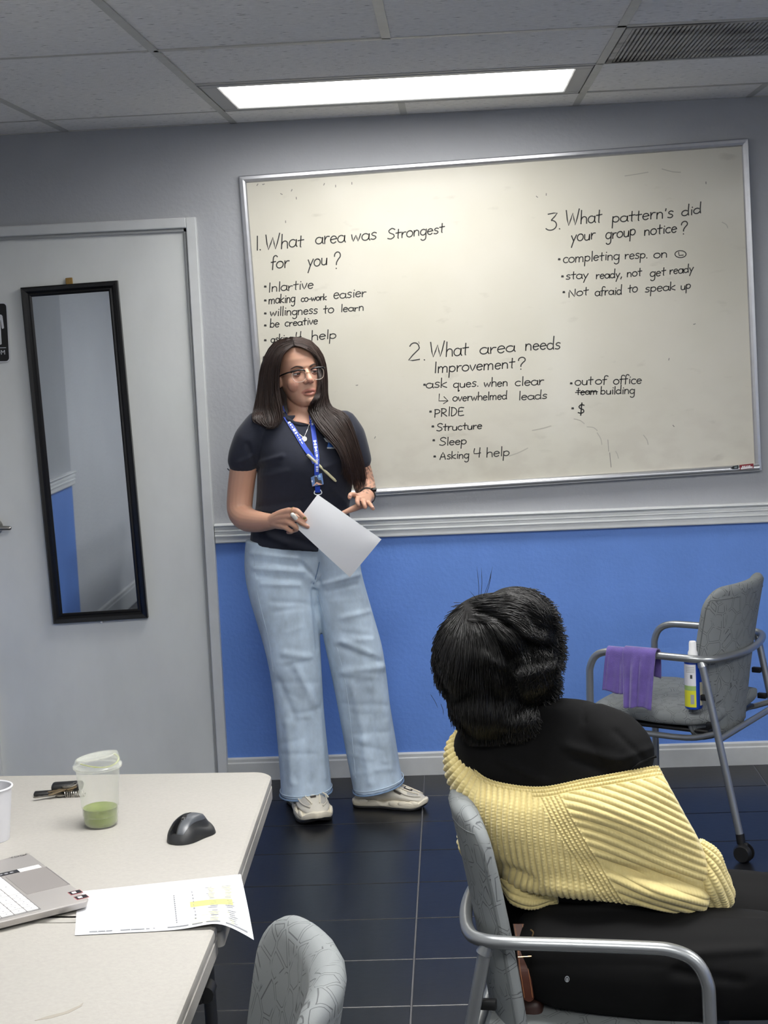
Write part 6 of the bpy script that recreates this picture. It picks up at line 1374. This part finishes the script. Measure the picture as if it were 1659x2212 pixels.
def hand2(wr, dirx, side):
    up_2 = np.array([0, 0, 1.0]); sd = np.cross(up_2, dirx); sd /= np.linalg.norm(sd); out = []
    for k, (o_2, L_2) in enumerate(((-.027, .070), (-.009, .080), (.009, .075), (.026, .058))):
        b = wr + dirx*.085 + sd*o_2; out.append(tube(spline([wr, wr+dirx*.045+sd*o_2*.8, b], 10), np.linspace(.022, .011, 10), 12, round_ends=True))
        out.append(tube(spline([b, b+dirx*L_2*.5-up_2*.006, b+dirx*L_2*.85-up_2*.03], 12), np.linspace(.0098, .0070, 12), 12, round_ends=True))
    out.append(tube(spline([wr+dirx*.02, wr+dirx*.05+sd*side*.035, wr+dirx*.085+sd*side*.042-up_2*.01], 12), np.linspace(.016, .0085, 12), 12, round_ends=True)); return out
wr_r, wr_l = J((1575, 1958, -2.81)), J((1330, 1850, -2.60)); dR = np.array([0.55, 0.83, 0.0]); dL = np.array([0.98, -0.15, -0.1]); dL /= np.linalg.norm(dL)
b2v, b2f = remesh([(hw2(v), f) for v, f in hp] + [neck_b, loftrings(densify([section(a+14, b, c-14, d, Y2L, Y2R, dr-.014, 0, 44, 2.4) for a, b, c, d, dr in T2[:8]], 3)), limb(arm2R, [.038, .042, .042, .040, .038, .034, .026]), limb(arm2L, [.038, .042, .042, .040, .034, .026]), leg2(-1, [.082, .082, .072, .056, .052, .05, .034]), leg2(1, [.082, .082, .072, .056, .052, .05, .034]),
    loftrings(np.array([section(1106, 2008, 1400, 1990, Y2L, Y2R, .102), section(1112, 2060, 1395, 2050, Y2L, Y2R, .105)]))] + hand2(wr_r, dR, -1) + hand2(wr_l, dL, 1), 0.004, 3)
mk('body', (b2v, b2f), m_skin2, seated, ang=None)
slv = limb([(1290, 1576, -2.99), (1324, 1596, -3.0), (1346, 1618, -3.010), (1352, 1630, -3.013)], [.048, .053, .0525, .0515], 28, 8, True); slv2 = limb([(1045, 1606, -2.87), (1038, 1650, -2.86), (1036, 1690, -2.84)], [.050, .052, .050], 24, 8, True)
b3v, b3f = remesh([loftrings(densify(t2(-1), 3)), slv, slv2], 0.005, 4)
b3v = wrinkle(b3v, b3f, [(1258, 1508, 1262, 1560, 5, -.004), (1225, 1612, 1330, 1640, 10, .006), (1240, 1640, 1300, 1662, 8, -.005), (1345, 1640, 1415, 1612, 7, .004), (1080, 1640, 1180, 1690, 9, .005), (1330, 1580, 1390, 1640, 7, -.004)])
top2 = mk('black_top', (b3v, b3f), m_blacktop, seated, ang=None); T2B = bvh((b3v, b3f))
mk('sleeve_hem', tube(spline([drape(T2B, x, y, .0015, -3.05) for x, y in ((1418, 1634), (1400, 1640), (1380, 1650), (1365, 1662))], 16), .0022, 6), m_blacktop, top2)
hipv = [section(1106, 2018, 1402, 1998, Y2L, Y2R, .104, 0, 44, 2.5), section(1106, 2050, 1412, 2040, Y2L, Y2R, .118, 0, 44, 2.5), section(1110, 2110, 1425, 2100, Y2L+.01, Y2R, .135, 0, 44, 2.6), section(1118, 2170, 1430, 2165, Y2L+.01, Y2R, .140, 0, 44, 2.6), section(1128, 2215, 1440, 2215, Y2L+.01, Y2R, .136, 0, 44, 2.5), section(1150, 2240, 1430, 2240, Y2L+.01, Y2R, .11, 0, 44, 2.4)]
b4v, b4f = remesh([loftrings(densify(hipv, 3)), leg2(-1, [.098, .102, .094, .076, .068, .060, .046]), leg2(1, [.098, .102, .094, .076, .068, .060, .046])], 0.006, 4)
b4v = wrinkle(b4v, b4f, [(1480, 2060, 1640, 2050, 12, .005), (1460, 2100, 1600, 2120, 12, -.004), (1540, 1985, 1650, 1990, 8, .004)])
pants = mk('leggings', (b4v, b4f), m_legg, seated, ang=None); TP = bvh((b4v, b4f))
dpatch('legging_emblem', [(1225+6.5*math.cos(q)*0.8, 2115+7*math.sin(q)) for q in np.linspace(0, 6.28, 18, endpoint=False)], mat('grey reflective emblem', (172, 176, 182), 0.4), .001, pants, TP)
eo = [drape(TP, 1225+x, 2115+y, .0016) for x, y in ((-2.5, 3.5), (-2.8, 0), (-2, -3), (0, -4), (2, -3), (2.8, 0), (2.5, 3.5))]
mk('emblem_line', tube(spline(eo, 20), .0006, 6), m_legg, pants)
for s in (-1, 1):
    v, f = remesh([tube(spline([inB(0.40, s*.10, .045), inB(0.47, s*.10, .05), inB(0.56, s*.10, .038), inB(0.635, s*.10, .030)], 24), np.interp(np.linspace(0, 1, 24), [0, .3, .7, 1], [.036, .040, .036, .026]), 18, round_ends=True), tube(spline([inB(0.435, s*.10, .06), inB(0.437, s*.10, .115)], 6), .042, 18)], .006, 4)
    v[:, 2] = np.maximum(v[:, 2], 0.004); mk('shoe', (v, f), m_legg, seated, ang=None)
# ---------------------------------------------------------------- cardigan
m_knit = mat('butter yellow rib knit', (202, 186, 128), 0.9, noise=(70, 0.06), bump=(1400, 0.4, 0.0006), Sheen_Weight=0.25)
RP = [[(985, 1566), (1003, 1628), (1036, 1672), (1085, 1694), (1172, 1703), (1262, 1684), (1350, 1668), (1430, 1653)],
      [(960, 1604), (985, 1668), (1030, 1712), (1085, 1735), (1180, 1750), (1275, 1738), (1370, 1722), (1454, 1700)],
      [(957, 1658), (990, 1715), (1035, 1755), (1095, 1780), (1190, 1800), (1290, 1795), (1395, 1785), (1484, 1758)],
      [(978, 1712), (1010, 1760), (1055, 1800), (1110, 1822), (1200, 1845), (1305, 1845), (1415, 1842), (1514, 1815)],
      [(1008, 1766), (1035, 1810), (1075, 1845), (1130, 1868), (1215, 1888), (1320, 1893), (1430, 1898), (1536, 1872)],
      [(1040, 1832), (1065, 1862), (1100, 1888), (1150, 1908), (1230, 1922), (1330, 1930), (1440, 1942), (1540, 1930)],
      [(1072, 1894), (1098, 1912), (1130, 1925), (1175, 1938), (1245, 1947), (1340, 1957), (1440, 1978), (1528, 1990)]]
YC = np.array([-2.895, -2.975, -3.03, -3.065, -3.090, -3.100, -3.105, -3.085]); YRo = np.array([.045, .012, .0, -.004, -.004, .0, .008])
G3 = np.array([[at(x, y, YC[j]+YRo[i]*(0.4+0.6*(j > 0))) for j, (x, y) in enumerate(r)] for i, r in enumerate(RP)])
NU, NV = 560, 380
A1 = np.stack([spline(G3[i], NU) for i in range(len(G3))]); S0 = np.stack([spline(A1[:, k], NV) for k in range(NU)], 1)     # (NV, NU, 3)
# soft gathers of the slack knit
pxg = topx(S0.reshape(-1, 3)).reshape(NV, NU, 2); X_, Y_ = pxg[..., 0], pxg[..., 1]
dv0 = np.linspace(0, 1, NV)[:, None]; du0 = np.linspace(0, 1, NU)[None, :]
def blob(x, y, sx, sy, an=0.0):
    c, s = math.cos(an), math.sin(an); dx, dy = X_-x, Y_-y; return np.exp(-((c*dx+s*dy)/sx)**2-((-s*dx+c*dy)/sy)**2)
big = .018*blob(1440, 1925, 90, 22, .25) - .016*blob(1400, 1890, 120, 14, .22) + .010*blob(1200, 1915, 120, 16, .10) - .010*blob(1130, 1890, 60, 12, .45) + .008*blob(1330, 1760, 160, 30, .3) + .006*blob(1100, 1790, 40, 60)
nr = np.cross(np.gradient(S0, axis=1), np.gradient(S0, axis=0)); nr /= np.linalg.norm(nr, axis=2)[..., None]
nr *= np.sign(-(nr@CF))[..., None]
# rib fields
seam_x = 1178 + (Y_-1705)*0.52 + 0.00035*(Y_-1705)**2
ds = (X_-seam_x)/1.15                                     # distance right of the raglan seam
warp = 6*np.sin(X_*0.012+Y_*0.01)+4*np.sin(Y_*0.021-X_*0.008)
phR = (Y_ - (0.22*(X_-1200)+0.00035*np.maximum(X_-1200, 0)**2) + warp)/16.5; alR = X_/7.0
phL = (X_ + 10*np.sin((Y_-1700)*0.012) - 0.10*(Y_-1700))/12.5; alL = Y_/6.5
rad = np.hypot(X_-1090, (Y_-1560)); phS = (np.arctan2(Y_-1560, X_-1085)*150)/12.5; alS = rad/6.5
phM = ds/9.0; alM = Y_/6.0
def sm(a, b, x): t = np.clip((x-a)/(b-a), 0, 1); return t*t*(3-2*t)
wM = sm(26, 20, np.abs(ds)); wR = sm(18, 26, ds); wS = sm(1050, 1018, X_+0.35*(Y_-1690)); wL = np.clip(1-wM-wR-wS, 0, 1)
def rib(ph, al, bead): 
    return np.abs(np.sin(math.pi*ph))**0.7*(1-bead*(0.5+0.5*np.sin(2*math.pi*(al+0.5*np.floor(ph)))))
hgt = wM*rib(phM, alM, .22) + wR*rib(phR, alR, .15) + wS*rib(phS, alS, .12)*(1-wM)*(1-wR) + wL*(1-wS)*rib(phL, alL, .10)
edge_d = np.linalg.norm(pxg - pxg[:1], axis=2); wT = sm(26, 22, edge_d)*(X_ > 1150) + sm(14, 11, edge_d)*(X_ <= 1150); wT = np.clip(wT, 0, 1)
hgt = hgt*(1-wT) + wT*rib(edge_d/8.5+.5, X_/6.5, .4)
amp = .0054*np.minimum(1, np.minimum(du0, 1-du0)/.02+.25)
edge_roll = -.012*np.exp(-dv0/.02)*0 - .02*np.exp(-(1-dv0)/.025) - .012*np.exp(-du0/.012) - .014*np.exp(-(1-du0)/.012)
S1 = S0 + nr*(big + amp*hgt + edge_roll)[..., None]
S2 = S0 - nr*.010 + nr*big[..., None] - nr*0.004
idx = np.arange(NV*NU).reshape(NV, NU); q = np.stack([idx[:-1, :-1], idx[:-1, 1:], idx[1:, 1:], idx[1:, :-1]], -1).reshape(-1, 4)
st = 8; iu = np.unique(np.r_[np.arange(0, NU, 1)]);
nb_ = NV*NU; back = q[:, ::-1]+nb_
def strip(e): return np.stack([e[:-1], e[1:], e[1:]+nb_, e[:-1]+nb_], -1)
allq = np.concatenate([q, back, strip(idx[0])[:, ::-1], strip(idx[-1]), strip(idx[:, 0]), strip(idx[:, -1])[:, ::-1]])
card = mk('cardigan', (np.concatenate([S1.reshape(-1, 3), S2.reshape(-1, 3)]), allq), m_knit, seated, ang=None)
def knit_tube(nm, pts, radii, ribs, n=240, m=200, rz=0.0, pitch=None):
    """sleeve: ribs run along the arm (ribs = count round it), stitched beads along each rib"""
    P = Js(pts); C_ = spline(P, m); R_ = np.interp(np.linspace(0, len(P)-1, m), range(len(P)), radii); T_, N2, B2 = frames(C_)
    a = np.linspace(0, 2*math.pi, n, endpoint=False); al = np.cumsum(np.r_[0, np.linalg.norm(np.diff(C_, axis=0), axis=1)])
    ph = ribs*a/(2*math.pi)[None] if False else (ribs*a/(2*math.pi))[None, :] + (0 if pitch is None else al[:, None]/pitch)
    h = np.abs(np.sin(math.pi*ph))**.7*(1-.25*(.5+.5*np.sin(2*math.pi*al/.0052))[:, None])*.0045
    bulk = .004*np.sin(al*70)[:, None]*np.sin(a*2+1)[None]
    V = C_[:, None] + (R_[:, None]+h+bulk)[..., None]*(np.cos(a)[None, :, None]*N2[:, None]+np.sin(a)[None, :, None]*B2[:, None]); v, f = loftrings(V)
    return mk(nm, (v, f), m_knit, card, ang=None)
knit_tube('cardigan_sleeve', [(1502, 1822, -3.06), (1525, 1862, -3.06), (1536, 1900, -3.055), (1538, 1935, -3.04), (1528, 1968, -3.02)], [.012, .026, .033, .033, .022], 14, pitch=.05)
knit_tube('cardigan_sleeve', [(1040, 1800, -2.80), (1080, 1850, -2.75), (1150, 1850, -2.68), (1270, 1850, -2.63)], [.05, .05, .046, .040], 22, m=120, n=176)
knit_tube('cardigan_fold', [(1092, 1905, -2.985), (1120, 1928, -3.02), (1160, 1938, -3.03), (1205, 1938, -3.04)], [.012, .022, .018, .008], 10, m=100, n=100)
# ---------------------------------------------------------------- bobbed hair
m_bob = mat('black hair', (9, 8, 8), 0.42, noise=(80, 0.3, (1, 1, .3)), spec=0.4)
def el(px, py, Y, rx, ry, rz_): return sphere(at(px, py, Y), (rx/1270., ry, rz_/1290.), 28, 18)
hv, hf = remesh([el(1068, 1415, -2.93, 138, .118, 148), el(1115, 1345, -2.96, 92, .10, 84), el(1005, 1420, -2.95, 76, .09, 110), el(1140, 1445, -2.97, 70, .09, 80), el(1060, 1520, -2.95, 98, .085, 80), el(1158, 1400, -2.93, 62, .09, 100), el(1010, 1510, -2.93, 50, .07, 70), el(1050, 1560, -2.94, 62, .07, 50), el(1170, 1470, -2.93, 44, .07, 56), el(1110, 1545, -2.97, 66, .07, 46)], .006, 6)
hv = wrinkle(hv, hf, [(1010, 1300, 1090, 1345, 7, -.012), (1090, 1345, 1150, 1400, 9, -.014), (1100, 1430, 1110, 1500, 12, -.012), (1030, 1450, 1070, 1520, 14, -.008), (1150, 1330, 1170, 1360, 10, -.010), (1120, 1460, 1190, 1440, 12, .012), (1060, 1350, 1130, 1420, 12, .008), (1100, 1290, 1190, 1330, 14, .008), (1050, 1420, 1090, 1440, 10, .010), (1130, 1370, 1180, 1380, 10, .010)])
HB = bvh((hv, hf)); rs = np.random.default_rng(21); cur = []
crown_p = np.array([1010., 1302.])
for k in range(5200):
    while True:
        p = np.array([rs.uniform(915, 1222), rs.uniform(1255, 1600)])
        d = Vector(ray(*p)).normalized(); h = HB.ray_cast(Vector(CAM), d)
        if h[0] is not None and math.hypot(p[0]-1010, p[1]-1302) > 5 and h[1].dot(d) < -0.12: break
    m = 13; L_s = rs.uniform(80, 210)/m; off = rs.uniform(.0, .007); pts = []; Yl = h[0].y; ph = rs.uniform(0, 6.28); curl = rs.uniform(.08, .32)
    right = np.clip((p[0]-1040)/110, 0, 1); flick = rs.normal(0, .7)*right
    for s in range(m):
        v = p-crown_p; r = np.linalg.norm(v)+1e-6; v = v/r
        if p[1] < 1345 and p[0] > 1010: v = np.array([1.0, -0.15+0.9*np.clip((p[0]-1080)/110, 0, 1)+0.004*(p[1]-1290)])
        w2 = np.clip((p[1]-1330)/110, 0, 1)*(0.75 if p[0] < 1050 else .55); v = v*(1-w2)+np.array([0.08*np.sign(1050-p[0]) if p[1] > 1480 else 0.1*(p[0]-1050)/100, 1.0])*w2
        v = v/np.linalg.norm(v); a = flick*(s/m)*1.5 + curl*(0.35+right)*math.sin(ph+s*0.55); v = np.array([v[0]*math.cos(a)-v[1]*math.sin(a), v[0]*math.sin(a)+v[1]*math.cos(a)])
        d = Vector(ray(*p)).normalized(); h = HB.ray_cast(Vector(CAM), d); lift = (off+.002*math.sin(ph+s*.7))*(1-.6*(s/m)**2)+.007*right*math.sin(math.pi*s/m)
        if h[0] is not None: q3 = np.array(h[0]-d*lift); Yl = q3[1]
        else: q3 = at(p[0], p[1], Yl+.003)
        pts.append(q3); p = p+v*L_s*(1 if h[0] is not None and h[1].dot(d) < -0.12 else 0.05)
        if p[1] > 1612: p[1] = 1612
    cur.append(pts)
bv_, bq_ = strands(np.array(cur), .0007)
fly = []
for x0, y0, x1, y1 in ((1034, 1300, 1030, 1224), (1038, 1296, 1040, 1226), (1043, 1292, 1064, 1224), (1030, 1296, 1014, 1276), (1048, 1290, 1062, 1232), (1205, 1400, 1228, 1384), (1208, 1440, 1220, 1460), (1200, 1470, 1214, 1478), (930, 1500, 946, 1530), (952, 1520, 958, 1545), (1206, 1420, 1216, 1404)):
    fly.append(spline(np.array([at(x0, y0, -2.95), at((x0+x1)/2+2, (y0+y1)/2+1, -2.955), at(x1, y1, -2.96)]), 13))
fv_, fq_ = strands(np.array(fly), .0005)
m_bob2 = mat('black hair mass', (7, 6, 6), 0.7, spec=0.15, bump=(160, 0.5, 0.003))
hb_ = mk('hair', (hv, hf), m_bob2, seated, ang=None)
mk('hair_strands', catq((bv_, bq_), (fv_, fq_)), m_bob, hb_, ang=None)
# ---------------------------------------------------------------- handbag tucked on the seat beside her
m_lth = mat('tan saddle leather', (72, 34, 18), 0.45, noise=(50, .1)); m_lth2 = mat('dark brown leather', (46, 24, 17), 0.5, noise=(40, .15)); m_st = mat('tan stitching', (168, 112, 70), 0.7)
bg0 = J((1128, 2195, -3.075)); bag = thing('handbag', 'brown leather handbag with a stitched strap behind the seated woman', 'bag', bg0)
mk('bag_body', rbox(bg0+np.array([0.012, 0.02, -0.035]), (.055, .05, .13), .014, 3, R=rot('Z', math.radians(-9))), m_lth2, bag)
sp_ = spline([J((1120, 1996, -3.055)), J((1127, 2040, -3.075)), J((1132, 2090, -3.10)), J((1138, 2130, -3.105)), J((1143, 2164, -3.105))], 30)
def band(P, wd, th, endround=True):
    V = []
    for i, p in enumerate(P):
        t = i/(len(P)-1); w2 = wd*(1 if t < .93 else math.sqrt(max(.05, 1-((t-.93)/.07)**2)))
        V.append([p-CR*w2/2, p+CR*w2/2, p+CR*w2/2+CF*th, p-CR*w2/2+CF*th])
    return loftrings(np.array(V))
stp = mk('bag_strap', band(sp_, .0195, .003), m_lth, bag, smooth=False)
for s in (-1, 1): mk('strap_stitching', tube(sp_[:-2]+CR*s*.0072-CF*.0004, .0005, 5), m_st, stp)
mk('strap_buckle', merge(tube([J((1119, 2068, -3.105)), J((1148, 2066, -3.105))], .0012, 6), tube(spline([J((1146, 2008, -3.10)), J((1152, 2014, -3.10)), J((1150, 2022, -3.10))], 8), .0014, 6)), m_gold, bag)
